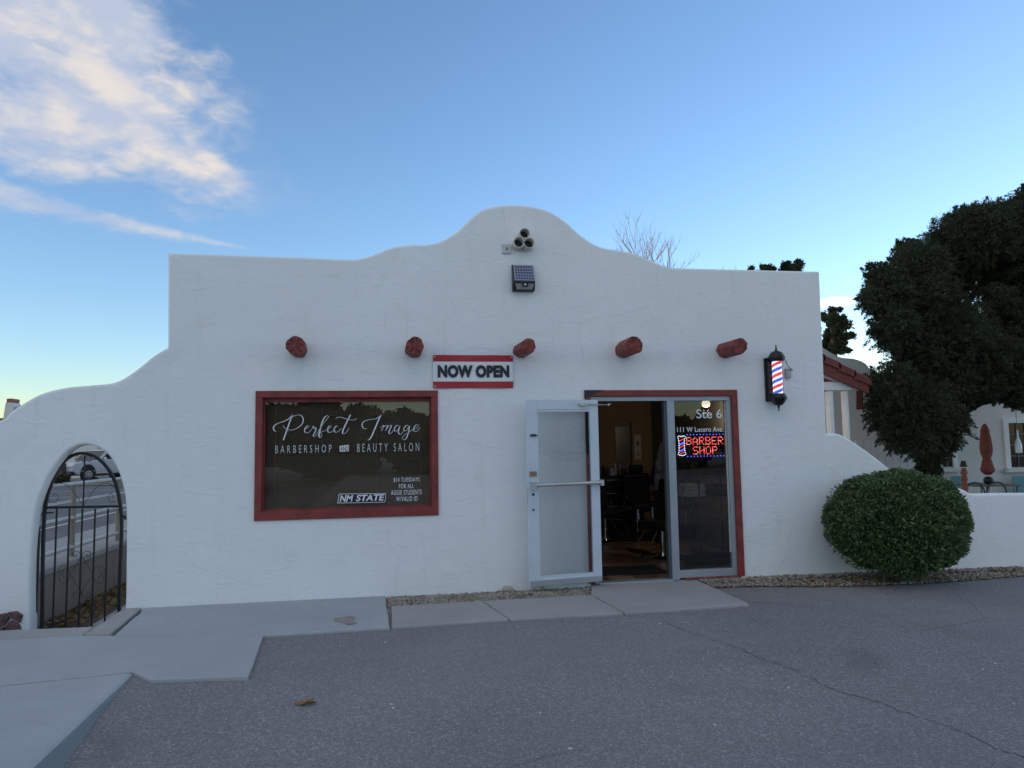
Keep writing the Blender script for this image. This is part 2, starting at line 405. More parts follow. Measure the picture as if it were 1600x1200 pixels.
TILES = [mat('slate_tile', c, .32, var=.35, vscale=6, bump=.2, bscale=18, var2=c2) for c, c2 in
         (((.20,.105,.055),(.26,.14,.08)), ((.12,.060,.040),(.17,.085,.055)), ((.17,.13,.09),(.22,.165,.12)), ((.09,.055,.04),(.14,.08,.06)), ((.24,.15,.09),(.28,.18,.11)))]
GROUT = mat('grout', (.07, .055, .045), .9, var=.2)
def glass(name, tint=(.93, .95, .95), ior=1.5, boost=1.):
    m = bpy.data.materials.new(name); m.use_nodes = True; t = m.node_tree; t.nodes.clear()
    o = t.nodes.new('ShaderNodeOutputMaterial'); a = t.nodes.new('ShaderNodeBsdfTransparent'); a.inputs[0].default_value = (*tint, 1)
    g = t.nodes.new('ShaderNodeBsdfGlossy'); g.inputs['Roughness'].default_value = .0; g.inputs[0].default_value = (.95, .97, 1, 1)
    f = t.nodes.new('ShaderNodeFresnel'); f.inputs[0].default_value = ior
    c = t.nodes.new('ShaderNodeTexCoord'); n = t.nodes.new('ShaderNodeTexNoise'); n.inputs['Scale'].default_value = 1.6; n.inputs['Detail'].default_value = 1
    t.links.new(c.outputs['Object'], n.inputs['Vector'])
    bp = t.nodes.new('ShaderNodeBump'); bp.inputs['Strength'].default_value = .025; bp.inputs['Distance'].default_value = .02
    t.links.new(n.outputs[0], bp.inputs['Height']); t.links.new(bp.outputs[0], g.inputs['Normal'])
    mu = t.nodes.new('ShaderNodeMath'); mu.operation = 'MULTIPLY'; mu.inputs[1].default_value = boost; t.links.new(f.outputs[0], mu.inputs[0])
    x = t.nodes.new('ShaderNodeMixShader'); t.links.new(mu.outputs[0], x.inputs[0]); t.links.new(a.outputs[0], x.inputs[1]); t.links.new(g.outputs[0], x.inputs[2])
    t.links.new(x.outputs[0], o.inputs[0]); return m
GLASS = glass('window_glass', (.80, .82, .82)); GLASST = glass('tinted_glass', (.86, .86, .85), boost=1.2)
GLASSB = glass('bottle_glass', (.70, .80, .78)); GLASSD = glass('door_glass', (.985, .99, .99), boost=1.0)
def leafmat(name, a, b, rough=.55, spec=.4, trans=.25):
    s = NT(name)
    g = s.t.nodes.new('ShaderNodeNewGeometry')
    col = s.ramp(g.outputs['Random Per Island'], [(0., a), (1., b)])
    col = s.mix(.35, col, s.ramp(s.noise(2.5, 4), [(.3, tuple(x*.5 for x in a)), (.7, tuple(x*1.25 for x in b))]))
    m = s.done(col, rough, None, spec)
    o = s.t.nodes['Material Output']; tr = s.t.nodes.new('ShaderNodeBsdfTranslucent'); s.lk(col, tr.inputs[0])
    x = s.t.nodes.new('ShaderNodeMixShader'); x.inputs[0].default_value = trans
    s.lk(s.b.outputs[0], x.inputs[1]); s.lk(tr.outputs[0], x.inputs[2]); s.lk(x.outputs[0], o.inputs[0]); return m
JUNIPER = leafmat('juniper_foliage', (.030, .040, .026), (.082, .092, .050), .7, .2, .12)
HEDGE = leafmat('boxwood_leaf', (.050, .095, .034), (.145, .21, .08), .40, .5, .28)
CONIFER = leafmat('conifer_foliage', (.022, .032, .018), (.05, .062, .032), .8, .2, .15)
BARK = mat('bark', (.075, .055, .042), .95, var=.4, vscale=8, bump=.8, bscale=25)
TWIG = mat('bare_twig', (.30, .20, .15), .9, var=.3, vscale=6)
DRYLEAF = mat('dry_leaf', (.26, .14, .07), .85, var=.35, vscale=9)
GRAVELM = leafmat('gravel_stone', (.14, .115, .09), (.40, .35, .29), .85, .25, 0.)
TERRA = mat('terracotta', (.30, .12, .07), .8, var=.2, vscale=8)
TERRADK = mat('dark_pot', (.07, .05, .045), .8, var=.2, vscale=8)
UMB = mat('faded_red_canvas', (.24, .068, .052), .85, var=.2, vscale=5, bump=.2, bscale=60)
TURQ = mat('turquoise_paint', (.12, .28, .31), .6, var=.12, vscale=3)
TILERED = mat('red_roof_tile', (.13, .028, .022), .7, var=.3, vscale=9, bump=.4, bscale=30, var2=(.18, .04, .03))
WPAINT = mat('white_wood_paint', (.78, .78, .77), .6, var=.08, vscale=6)
FARWHITE = mat('far_white_stucco', (.66, .65, .62), .85, var=.06, vscale=1.)
BRICKY = mat('far_brown_stucco', (.30, .15, .10), .85, var=.2, vscale=1.)
FARTAN = mat('far_tan_stucco', (.36, .24, .16), .85, var=.1, vscale=1.)
DARKPANE = mat('dark_window_glass', (.010, .012, .016), .12, 0., var=.3, spec=.3)
CARPAINT = mat('silver_car_paint', (.58, .60, .64), .25, .25, var=.05, coat=.8)
CARBLK = mat('car_black_trim', (.012, .012, .014), .45, var=.2)
TYRE = mat('tyre_rubber', (.014, .014, .015), .85, var=.2)
RIM = mat('alloy_rim', (.5, .5, .51), .3, .8, var=.05)
LAMPG = mat('headlamp', (.75, .77, .8), .12, 0., var=.1, coat=1.)
MURAL = mat('painted_stone', (.07, .018, .022), .7, var=.5, vscale=9, var2=(.16, .09, .085), bump=.6, bscale=14)

# ------------------------------------------------------------------ the setting: ground
def smooth(a, b, x):
    t = min(1, max(0, (x-a)/(b-a))); return t*t*(3-2*t)
def lot_z(x, y):
    z = -.022 - .115*smooth(-2.5, -4.6, y)
    if x > 4.2: z -= .035*smooth(4.2, 8, x)
    return z
def grid_sheet(xs, ys, zf):
    V = [(x, y, zf(x, y)) for y in ys for x in xs]; n = len(xs)
    F = [(j*n+i, j*n+i+1, (j+1)*n+i+1, (j+1)*n+i) for j in range(len(ys)-1) for i in range(n-1)]
    return np_mesh('sheet', V, F)
xs = [-2.3 + .35*i for i in range(47)] + [15, 20, 30, 60, 120]
ys = [-90, -60, -40, -25, -15] + [-11 + .28*i for i in range(40)] + [.06]
ys = sorted(set(round(y, 3) for y in ys if y <= .06))
lot = link('asphalt_lot', grid_sheet(xs, ys, lot_z), ASPHALT); tag(lot, kind='structure')
gr = MB().add([(-600,-600,-.62),(600,-600,-.62),(600,600,-.62),(-600,600,-.62)], [(0,1,2,3)]).build('ground', EARTH); tag(gr, kind='structure')
cy = MB().add([(5.4,.26,-.1),(40,.26,-.1),(40,30,-.1),(5.4,30,-.1)], [(0,1,2,3)]).build('courtyard_ground', EARTH); tag(cy, kind='structure')
# street beyond the gate
st = MB().add([(-70,-40,-.02),(-5.75,-40,-.02),(-5.75,120,-.02),(-70,120,-.02)], [(0,1,2,3)]).build('street', ROAD); tag(st, kind='structure')
for (a, b, x0, x1) in ((-3, 40, -7.35, -7.25), (-3, 60, -10.6, -10.48), (-3, 60, -10.9, -10.78)):
    MB().add([(x0,a,-.016),(x1,a,-.016),(x1,b,-.016),(x0,b,-.016)], [(0,1,2,3)]).build('road_marking', ROADLINE, st)
for k in range(5):
    y0 = 6+k*5.2
    MB().add([(-16.5,y0,-.016),(-11.6,y0+1.2,-.016),(-11.6,y0+1.32,-.016),(-16.5,y0+.12,-.016)], [(0,1,2,3)]).build('road_marking', ROADLINE, st)
fs = MB().box((-5.75,-3,-.4),(-4.28,60,.10)).build('far_footpath', CONC, bevel=.02); tag(fs, kind='structure')
vr = MB().add([(-60,33,.01),(-13,33,.01),(-13,110,.01),(-60,110,.01)], [(0,1,2,3)]).build('verge', EARTH); tag(vr, kind='structure')
# lower path behind the gate
lp = MB().box((-4.1,-.82,-.75),(-2.3,14,-.46)).build('lower_path', DIRT); tag(lp, kind='structure')
MB().box((-3.42,.32,-.5),(-2.32,14,-.43)).build('path_slab', CONC, lp, bevel=.01)

# pavement slabs
walk = empty('pavement', (-1, -1, 0), kind='structure')
def slab(poly, ztop, matl, depth=.2, name='slab', bev=.012):
    P = []
    for i, a in enumerate(poly):
        b = poly[(i+1) % len(poly)]; L = math.hypot(b[0]-a[0], b[1]-a[1]); k = max(1, min(60, int(L/.07)))
        for j in range(k):
            e = 0 if j == 0 else (rng.uniform(-.0045, .0045) if rng.random() > .06 else rng.uniform(-.012, .0))
            P.append((a[0]+(b[0]-a[0])*j/k-(b[1]-a[1])/L*e, a[1]+(b[1]-a[1])*j/k+(b[0]-a[0])/L*e))
    return MB().prism(P, ztop-depth, ztop, axis='z').build(name, matl, walk, bevel=bev, segs=2)
slab([(-2.42,.0),(.03,.0),(.065,-1.455),(-.55,-1.475),(-1.0,-1.485),(-1.5,-1.37),(-2.0,-1.235),(-2.33,-1.165)], .004, CONC_BLUE)
slab([(-2.62,-.01),(-2.455,-.01),(-2.375,-1.14),(-2.60,-1.10)], .012, CONC, .6)
slab([(-9,-.72),(-3.3,-.735),(-2.63,-.79),(-2.61,-1.10),(-9,-1.10)], .006, CONC, .6)
slab([(-9,-1.115),(-2.61,-1.115),(-2.35,-1.18),(-2.0,-1.25),(-1.5,-1.385),(-1.02,-1.50),(-.94,-2.70),(-1.60,-2.625),(-1.80,-2.385),(-2.62,-2.52),(-9,-2.62)], .003, CONC_BLUE, bev=.008)
# kerbed slab in the foreground: sloped kerb face towards the lot
kb = MB()
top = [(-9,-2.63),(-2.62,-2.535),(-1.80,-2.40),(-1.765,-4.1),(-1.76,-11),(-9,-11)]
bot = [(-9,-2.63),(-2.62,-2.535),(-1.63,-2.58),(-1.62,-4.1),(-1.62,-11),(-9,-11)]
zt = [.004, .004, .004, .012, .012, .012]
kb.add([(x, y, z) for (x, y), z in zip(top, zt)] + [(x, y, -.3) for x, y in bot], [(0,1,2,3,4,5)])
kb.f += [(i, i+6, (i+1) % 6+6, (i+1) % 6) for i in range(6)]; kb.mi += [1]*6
kb.build('kerb_slab', [CONC_BLUE, CONC_KERB_SHADE], walk, bevel=.03, segs=3)
slab([(.09,-.57),(1.02,-.525),(1.16,-1.405),(.085,-1.45)], .004, CONC)
slab([(1.034,-.525),(2.205,-.52),(2.275,-1.425),(1.174,-1.405)], .003, CONC)
slab([(2.22,-.51),(2.345,-.03),(2.42,.14),(3.66,.14),(3.655,-.03),(3.60,-1.36),(2.29,-1.43)], .006, CONC)
def patch(poly, z, matl, name, parent):
    return MB().add([(x, y, z) for x, y in poly], [tuple(range(len(poly)))]).build(name, matl, parent)
STAIN = mat('rust_stain', (.28, .245, .22), .9, var=.3, vscale=9)
sp = [onZ(*q) for q in ((521,967),(535,966),(545,963),(556,966),(551,970),(558,975),(545,978),(533,973),(523,972))]
patch([(p.x, p.y) for p in sp], .0082, STAIN, 'stain', walk)
# long crack in the asphalt
cp = [(1035,976),(1075,992),(1120,1008),(1155,1018),(1190,1032),(1230,1042),(1265,1055),(1310,1072),(1360,1082),(1410,1096),(1450,1106),(1490,1118),(1530,1132),(1570,1150),(1610,1160),(1680,1185)]
pts = []
for a, b in zip(cp[:-1], cp[1:]):
    for k in range(6):
        t = k/6; p = onZ(a[0]+(b[0]-a[0])*t, a[1]+(b[1]-a[1])*t, -.05); p.x += rng.uniform(-.02, .02); p.y += rng.uniform(-.025, .025); pts.append(p)
V = []; 
for i, p in enumerate(pts):
    d = (pts[min(i+1, len(pts)-1)]-pts[max(0, i-1)]); n = Vector((-d.y, d.x, 0)).normalized()*rng.uniform(.0006, .0042)
    for s in (-1, 1):
        q = p+n*s; V.append((q.x, q.y, lot_z(q.x, q.y)+.004))
CRACK = mat('asphalt_crack', (.045, .043, .045), .95, var=.2)
np_o = link('crack', np_mesh('crack', V, [(2*i, 2*i+1, 2*i+3, 2*i+2) for i in range(len(pts)-1)]), CRACK, lot)

# ------------------------------------------------------------------ the building
bld = empty('barber_shop_building', (1.5, 0, 0), 'white stucco shop with curved mission parapet, red log ends and arched side wall', 'building')
def xzs(pts, y=0.): return [xz(*p, y) for p in pts]
def catmull(P, n=8):
    out = []
    for i in range(len(P)-1):
        p0 = P[max(i-1, 0)]; p1 = P[i]; p2 = P[i+1]; p3 = P[min(i+2, len(P)-1)]
        for k in range(n):
            t = k/n
            out.append(tuple(.5*((2*b) + (-a+c)*t + (2*a-5*b+4*c-d)*t*t + (-a+3*b-3*c+d)*t**3) for a, b, c, d in zip(p0, p1, p2, p3)))
    out.append(tuple(P[-1])); return out
# outline, clockwise from bottom left, measured on the facade plane
wing_l = catmull(xzs([(-160,672),(-60,668),(0,657),(20,641),(60,617),(100,606),(140,602),(180,597),(210,580),(240,556),(262,543)]), 5)
parapet = catmull(xzs([(262,395),(330,397),(450,401),(520,404),(555,405)]), 3)[:-1] + \
          catmull(xzs([(555,405),(580,399),(610,387),(640,382),(665,382),(690,376),(715,361),(735,341),(755,327),(780,321),(808,320),(835,323),(860,331),(885,347),(905,365),(925,379),(945,387),(980,393),(1005,401),(1030,412),(1050,418)]), 4)[:-1] + \
          catmull(xzs([(1050,418),(1120,420),(1200,422),(1281,424)]), 3)
wing_r = catmull(xzs([(1292,678),(1303,677),(1318,681),(1345,698),(1375,720),(1400,737),(1460,750),(1503,764),(1522,772),(1560,771.5),(1620,771)]), 4)
wr_x, wr_z = wing_r[-1]
outline = [(-7.0, -.7)] + [(-7.0, wing_l[0][1])] + wing_l + parapet + wing_r + [(32, wr_z), (32, -.7)]  # low wall run on unseen to the right to keep sun off the asphalt
def simp(P):
    out = [P[0]]
    for p in P[1:]:
        if math.hypot(p[0]-out[-1][0], p[1]-out[-1][1]) > .012: out.append(p)
    return out
outline = simp(outline)
arch_px = [(46,985),(46,930),(47,880),(50,835),(57,790),(70,754),(88,724),(108,703),(130,694.5),(152,699),(170,712),(184,735),(193,765),(197,800),(197,860),(196,948)]
arch = simp(catmull(xzs(arch_px), 3))
ax0, ax1 = arch[0][0], arch[-1][0]
arch = [(ax0, -.6)] + arch[1:-1] + [(ax1, -.6)]
WX0, WX1, WZ0, WZ1 = -1.351, .620, .856, 2.252
DX0, DX1, DZ1 = 2.337, 4.252, 2.249
win_hole = [(WX0+.03, WZ0+.03), (WX1-.03, WZ0+.03), (WX1-.03, WZ1-.03), (WX0+.03, WZ1-.03)]
door_hole = [(DX0+.03, -.05), (DX1-.03, -.05), (DX1-.03, DZ1-.03), (DX0+.03, DZ1-.03)]
def curve_wall(outer, holes, y0, y1, bev, name, matl, parent):
    cu = bpy.data.curves.new(name, 'CURVE'); cu.dimensions = '2D'; cu.fill_mode = 'BOTH'
    for poly in [outer]+holes:
        s = cu.splines.new('POLY'); s.points.add(len(poly)-1); s.use_cyclic_u = True
        for q, (x, z) in zip(s.points, poly): q.co = (x, z, 0, 1)
    cu.extrude = (y1-y0)/2-bev; cu.bevel_depth = bev; cu.bevel_resolution = 4; cu.offset = -bev
    o = bpy.data.objects.new(name, cu); COL.objects.link(o)
    dg = bpy.context.evaluated_depsgraph_get(); me = bpy.data.meshes.new_from_object(o.evaluated_get(dg))
    bpy.data.objects.remove(o)
    me.transform(Matrix.Translation((0, (y0+y1)/2, 0)) @ Matrix.Rotation(R(90), 4, 'X'))
    me.materials.clear()
    return link(name, me, matl, parent)
curve_wall(outline, [arch, win_hole, door_hole], 0, .20, .028, 'wall', STUCCO, bld)
BX0, BX1, BY1 = -2.272, 5.44, 7.2
MB().box((BX0+.02,.17,-.6),(BX0+.27,BY1,3.70)).build('side_wall', STUCCO, bld, bevel=.03)
MB().box((BX1-.27,.17,-.6),(BX1-.01,BY1,3.66)).build('side_wall', STUCCO, bld, bevel=.03)
MB().box((BX0+.28,BY1-.25,-.6),(BX1-.28,BY1-.01,3.66)).build('back_wall', STUCCO, bld, bevel=.03)
MB().box((BX0+.271,.201,3.05),(BX1-.271,BY1-.26,3.2)).build('roof', FARTAN, bld)
# a little thickening of plaster at the base left of the apron
# log ends
for (px, py, rpx, ln, tilt, sag, chk) in ((466.5,545.5,13.8,.34,.0,.0,1), (646.5,546,13.4,.34,.0,.0,1), (813,548,11.6,.42,.03,.0,0), (974,546.5,13.4,.40,.0,.0,1), (1131,547.5,12.2,.42,.0,.0,0)):
    c = onY(px, py); r = rpx*pxm(c)
    prof_n = 22; rings = [(.06, 1.0), (-.05, 1.0), (-ln*.55, .985), (-ln*.9, .99), (-ln, .955)]
    V = []; F = []
    ph = rng.uniform(0, 6)
    for (dy, k) in rings:
        for i in range(prof_n):
            t = 2*math.pi*i/prof_n
            rr = r*k*(1+.05*math.sin(3*t+ph)+.04*math.sin(7*t+ph*2)+rng.uniform(-.022, .022))
            V.append((c.x+rr*math.cos(t)+tilt*(-dy), c.y+dy+(rng.uniform(-.008, .008) if k < .97 else 0), c.z+rr*math.sin(t)+sag*dy*.2))
    L = len(rings)
    F = [(j*prof_n+i, j*prof_n+(i+1) % prof_n, (j+1)*prof_n+(i+1) % prof_n, (j+1)*prof_n+i) for j in range(L-1) for i in range(prof_n)]
    k0 = (L-1)*prof_n; V.append((c.x+tilt*ln, c.y-ln-.004, c.z)); F += [(k0+i, k0+(i+1) % prof_n, len(V)-1) for i in range(prof_n)]
    lg = MB().add(V, F).build('log_end', REDWOOD, bld, smooth=35)
    if chk:
        for a in ((.9, 1.9, 2.8, 4.0, 5.3) if px < 500 else (.6, 1.35, 1.75, 2.5, 3.9, 5.2)):
            a += rng.uniform(-.1, .1); L0 = r*rng.uniform(.2, .5); L1 = r*.93
            p0 = Vector((c.x+math.cos(a)*L0, c.y-ln-.006, c.z+math.sin(a)*L0)); p1 = Vector((c.x+math.cos(a+.12)*L1, c.y-ln-.006, c.z+math.sin(a+.12)*L1))
            mid = (p0+p1)/2 + Vector((rng.uniform(-.006,.006), 0, rng.uniform(-.006,.006)))
            MB().tube([p0, mid, p1], [.001, .003, .006], 5).build('check_crack', DARKCRACK, lg)
# three vent pipes in the gable
for (px, py, rp) in ((820,364.5,8.8), (811,378.5,9.2), (827,379.5,9.0)):
    c = onY(px, py, -.12); r = rp*pxm(c)
    mb = MB(); n = 22
    prof = [(r*.80, .02), (r*.80, -.118), (r*.86, -.125), (r*.96, -.125), (r, -.118), (r, .02)]
    V = []; 
    for (rr, dy) in prof:
        V += [(c.x+rr*math.cos(2*math.pi*i/n), dy, c.z+rr*math.sin(2*math.pi*i/n)) for i in range(n)]
    F = [(j*n+i, j*n+(i+1) % n, (j+1)*n+(i+1) % n, (j+1)*n+i) for j in range(len(prof)-1) for i in range(n)]
    vp = MB().add(V, F).build('vent_pipe', PVC, bld, smooth=40)
    MB().cyl((c.x, -.004, c.z), (c.x, -.010, c.z), r*.80, n=n).build('pipe_hollow', PLASTK, vp)

# shop window -------------------------------------------------
wn_ = MB()
T = .073; TB = .10
wn_.box((WX0,-.022,WZ1-T),(WX1,.06,WZ1)).box((WX0,-.022,WZ0),(WX1,.06,WZ0+TB))
wn_.box((WX0,-.0221,WZ0+TB),(WX0+T,.06,WZ1-T)).box((WX1-T,-.0221,WZ0+TB),(WX1,.06,WZ1-T))
win = wn_.build('shop_window', RED, bld, bevel=.004)
IX0, IX1, IZ0, IZ1 = WX0+T, WX1-T, WZ0+TB, WZ1-T
fr = MB(); t2 = .028
fr.box((IX0+.001,.061,IZ1-t2-.02),(IX1-.001,.125,IZ1-.001)).box((IX0+.001,.061,IZ0+.001),(IX1-.001,.125,IZ0+.018))
fr.box((IX0+.001,.0612,IZ0+.018),(IX0+.018,.125,IZ1-t2-.02)).box((IX1-.018,.0612,IZ0+.018),(IX1-.001,.125,IZ1-t2-.02))
fr.build('inner_frame', RED, win)
PANE_Y = .082
MB().box((IX0+.018,PANE_Y,IZ0+.018),(IX1-.018,PANE_Y+.006,IZ1-t2-.02)).build('pane', GLASST, win)
bl = MB(); z = IZ0+.02; k = 0
BLIND = mat('blind_slat', (.37, .28, .195), .6, var=.08, vscale=2)
while z < IZ1-.05:
    bl.obox(((IX0+IX1)/2, .165, z), (IX1-IX0-.02, .030, .0016), Matrix.Rotation(R(50), 3, 'X')); z += .0255
b_ = bl.build('blind', BLIND, win); tag(b_, kind='stuff')
for xx in (IX0+.12, IX0+.62, IX0+1.22, IX1-.12):
    MB().box((xx-.005,.147,IZ0),(xx+.005,.148,IZ1-.05)).build('blind_tape', BLIND, win)

def text_mesh(s, x0, x1, z0, z1, y, flip=False, off=0., shear=0., space=1., ydir=-1):
    """flat lettering fitted to a box on a vertical plane"""
    cu = bpy.data.curves.new('t', 'FONT'); cu.body = s; cu.offset = off; cu.shear = shear; cu.space_character = space; cu.resolution_u = 5
    o = bpy.data.objects.new('t', cu); COL.objects.link(o)
    dg = bpy.context.evaluated_depsgraph_get(); me = bpy.data.meshes.new_from_object(o.evaluated_get(dg)); bpy.data.objects.remove(o)
    co = np.empty(len(me.vertices)*3, np.float32); me.vertices.foreach_get('co', co); co = co.reshape(-1, 3)
    mn = co.min(0); mx = co.max(0); u = (co[:, 0]-mn[0])/(mx[0]-mn[0]); v = (co[:, 1]-mn[1])/(mx[1]-mn[1])
    if flip: u = 1-u
    out = np.stack([x0+u*(x1-x0), np.full_like(u, y), z0+v*(z1-z0)], 1)
    me.vertices.foreach_set('co', out.astype(np.float32).ravel()); me.materials.clear(); me.update()
    return me
def text_px(s, l, t, r, b, y, matl, parent, name='lettering', plane=None, **k):
    pl = plane if plane is not None else y
    a = onY(l, t, pl); c = onY(r, b, pl); d = onY(l, b, pl); e = onY(r, t, pl)
    return tag(link(name, text_mesh(s, (a.x+d.x)/2, (c.x+e.x)/2, (d.z+c.z)/2, (a.z+e.z)/2, y, **k), matl, parent), kind='stuff')
LY = PANE_Y-.003
# script lettering drawn as pen strokes (coordinates of a 6.154x enlargement at 420,630)
strokes = [
 [(232,106),(205,170),(180,240),(155,310),(139,356)], [(232,106),(192,150),(130,180),(75,200),(46,230),(50,260),(72,273)],
 [(200,165),(225,135),(262,117),(302,115),(330,145),(322,195),(280,235),(220,258),(170,250),(145,230),(138,212)],
 [(345,252),(372,238),(384,220),(365,220),(345,250),(350,280),(376,286),(412,255)],
 [(412,255),(428,220),(438,244),(455,236),(446,275),(428,308),(438,320),(460,300),(490,245)],
 [(490,245),(535,180),(570,142),(572,124),(550,124),(522,160),(502,220),(488,280),(482,315),(494,330),(508,312),(500,282),(522,272),(550,258)],
 [(550,258),(588,238),(600,222),(582,220),(566,245),(572,277),(600,278),(632,250)],
 [(664,228),(650,218),(630,245),(636,277),(664,275),(700,240)],
 [(786,110),(750,180),(715,258),(710,288),(730,292),(755,268),(770,238)], [(645,150),(660,135),(700,137),(760,155),(820,162),(843,146)],
 [(1082,108),(1052,170),(1022,240),(992,310),(967,348),(948,352)], [(1082,108),(1040,146),(960,160),(915,176),(897,205),(908,240),(942,245)],
 [(1075,240),(1098,214),(1106,222),(1082,268)], [(1082,268),(1108,228),(1134,212),(1140,224),(1122,268)],
 [(1122,268),(1150,226),(1174,212),(1176,228),(1155,275),(1165,296),(1190,272),(1212,242)],
 [(1258,226),(1236,211),(1210,240),(1213,268),(1236,262),(1260,220),(1246,272),(1260,302),(1286,280),(1304,250)],
 [(1347,225),(1326,211),(1300,240),(1305,266),(1326,260),(1352,218),(1340,290),(1320,340),(1298,352),(1286,332),(1310,302),(1350,276),(1388,250)],
 [(1388,250),(1430,232),(1436,210),(1414,211),(1392,245),(1400,269),(1426,268),(1456,232)]]
def script_mesh(tr, y, wmul=1.):
    V = []; F = []
    for st_ in strokes:
        P = catmull(st_, 6); k0 = len(V)
        for i, p in enumerate(P):
            a = P[max(i-1, 0)]; b = P[min(i+1, len(P)-1)]; dx, dy = b[0]-a[0], b[1]-a[1]; L = math.hypot(dx, dy) or 1
            tall = (max(q[1] for q in st_)-min(q[1] for q in st_)) > 150
            wd = (3.6 + (9.5 if tall else 6.0)*max(0, dy/L)**1.5)/2*wmul
            if i in (0, len(P)-1): wd *= .7
            for s in (-1, 1): V.append(tr(p[0]-dy/L*wd*s, p[1]+dx/L*wd*s, y))
        F += [(k0+2*i, k0+2*i+1, k0+2*i+3, k0+2*i+2) for i in range(len(P)-1)]
    return np_mesh('script', V, F)
def tr_win(u, v, y):
    p = onY(420+u/6.154, 630+v/6.154, LY); return (p.x, y, p.z)
link('script_lettering', script_mesh(tr_win, LY), WHITEVINYL, win)
text_px('BARBERSHOP', 430, 695.5, 518, 707.5, LY, DIMVINYL, win, space=1.75, off=-.004)
text_px('BEAUTY SALON', 558, 692.5, 655, 705.5, LY, DIMVINYL, win, space=1.75, off=-.004)
p = xzs([(530.5,697),(545,695),(545,705),(531,706)], LY)
MB().prism(p, LY-.0005, LY+.0005).build('badge', WHITEVINYL, win)
text_px('AND', 532, 697.5, 544, 704.5, LY-.002, DARKVINYL, win, space=1.1, off=.01)
for s, l, t, r, b in (('$10 TUESDAYS', 615, 746.2, 655.5, 753.5), ('FOR ALL', 623.5, 756, 646.5, 763), ('AGGIE STUDENTS', 611, 765.5, 659, 773), ('W/VALID ID', 619, 775.7, 652.5, 783)):
    text_px(s, l, t, r, b, LY, WHITEVINYL, win, space=1.15, off=.004)
p = xzs([(529.5,771.5),(603,770.5),(602.5,783),(600,785),(527,786.5)], LY)
MB().prism(p, LY-.0004, LY+.0004).build('badge', WHITEVINYL, win)
p = xzs([(530.5,772.4),(602.2,771.4),(601.5,782.4),(599.5,784),(528.3,785.4)], LY)
MB().prism(p, LY-.0028, LY-.0022).build('badge', DARKVINYL, win)
text_px('NM', 530.5, 773.6, 552, 784, LY-.005, WHITEVINYL, win, shear=.22, off=.03)
text_px('STATE', 556, 772.6, 601, 782.8, LY-.005, WHITEVINYL, win, shear=.22, off=.03)

# storefront: red trim, aluminium frame, sidelight ------------
tr_ = MB(); T2 = .072
tr_.box((DX0,-.02,DZ1-T2),(DX1,.09,DZ1)).box((DX1-T2,-.0202,.0),(DX1,.09,DZ1-T2)).box((DX0,-.0202,.02),(DX0+T2,.09,DZ1-T2)).box((3.50,-.0204,-.04),(DX1-T2,.06,.028))
sf = tr_.build('storefront', RED, bld, bevel=.004)
pp = xzs([(912.8,610.4),(945,609.7),(915.5,622),(913,622.5)], -.0235)
MB().prism([(pp[0][0], DZ1+.001), (pp[1][0], DZ1+.001), (pp[1][0]-.15, DZ1-.05), (pp[0][0]+.02, DZ1-T2-.02), (pp[0][0]-.001, DZ1-T2-.02)], -.0245, -.021).build('paint_patch', BLACKPAINT, sf)
MB().prism([(DX0-.001,1.52),(DX0+T2+.001,1.50),(DX0+T2+.001,1.98),(DX0-.001,1.95)], -.0245, -.0212).build('paint_patch', BLACKPAINT, sf)
FX0, FX1, FZ1 = DX0+T2, DX1-T2, DZ1-T2      # aluminium inside the trim
MU0, MU1 = 3.362, 3.452
fa = MB()
fa.box((FX0+.001,.02,FZ1-.055),(FX1-.001,.12,FZ1-.001)).box((FX0+.001,.0202,.012),(FX0+.05,.12,FZ1-.055))
fa.box((MU0,.0204,.012),(MU1,.12,FZ1-.055)).box((FX1-.055,.0202,.03),(FX1-.001,.12,FZ1-.055)).box((MU1,.0206,.03),(FX1-.055,.12,.115))
fa.build('aluminium_frame', ALU, sf, bevel=.003)
MB().box((MU0-.03,.05,.012),(MU0-.0005,.119,FZ1-.056)).build('door_stop', ALUDK, sf)
MB().box((FX0+.051,.0,.0),(MU0-.001,.13,.022)).build('threshold', ALU, sf, bevel=.004)
SY = .07
MB().box((MU1+.0005,SY,.1155),(FX1-.0555,SY+.006,FZ1-.0555)).build('sidelight_pane', GLASS, sf)
text_px('Ste 6', 1088, 639.5, 1128, 653.5, SY-.003, WHITEVINYL, sf, off=.010)
text_px('111 W Lucero Ave', 1058, 667, 1128, 674.8, SY-.003, WHITEVINYL, sf, off=.010)
SEAL = mat('sealant_bead', (.55, .52, .46), .7, var=.2, vscale=20)
MB().box((FX1-.066,.055,.3),(FX1-.0555,.0695,FZ1-.06)).build('seal', SEAL, sf)

# door leaf swung open against the wall
H0 = Vector((2.462, -.085, .0)); E0 = Vector((1.598, -.21, .0)); U = (E0-H0).normalized(); NN = Vector((-U.y, U.x, 0))
if NN.y > 0: NN = -NN                         # towards the viewer
DL = (E0-H0).length; LZ0, LZ1 = .062, 2.128
door = empty('door', H0, 'glass door with push bar swung wide open'); door.parent = bld; door.location = H0 - Vector(bld.location)
del door['label']
def dbox(mb, u0, u1, n0, n1, z0, z1, mi=0):
    P = []
    for z in (z0, z1):
        for (u, n) in ((u0, n0), (u1, n0), (u1, n1), (u0, n1)): P.append(H0+U*u+NN*n+Vector((0,0,z)))
    return mb.add(P, [(3,2,1,0),(4,5,6,7),(0,1,5,4),(1,2,6,5),(2,3,7,6),(3,0,4,7)], mi)
lf = MB()
dbox(lf, .0, .105, -.022, .022, LZ0, LZ1); dbox(lf, DL-.125, DL, -.022, .022, LZ0, LZ1)
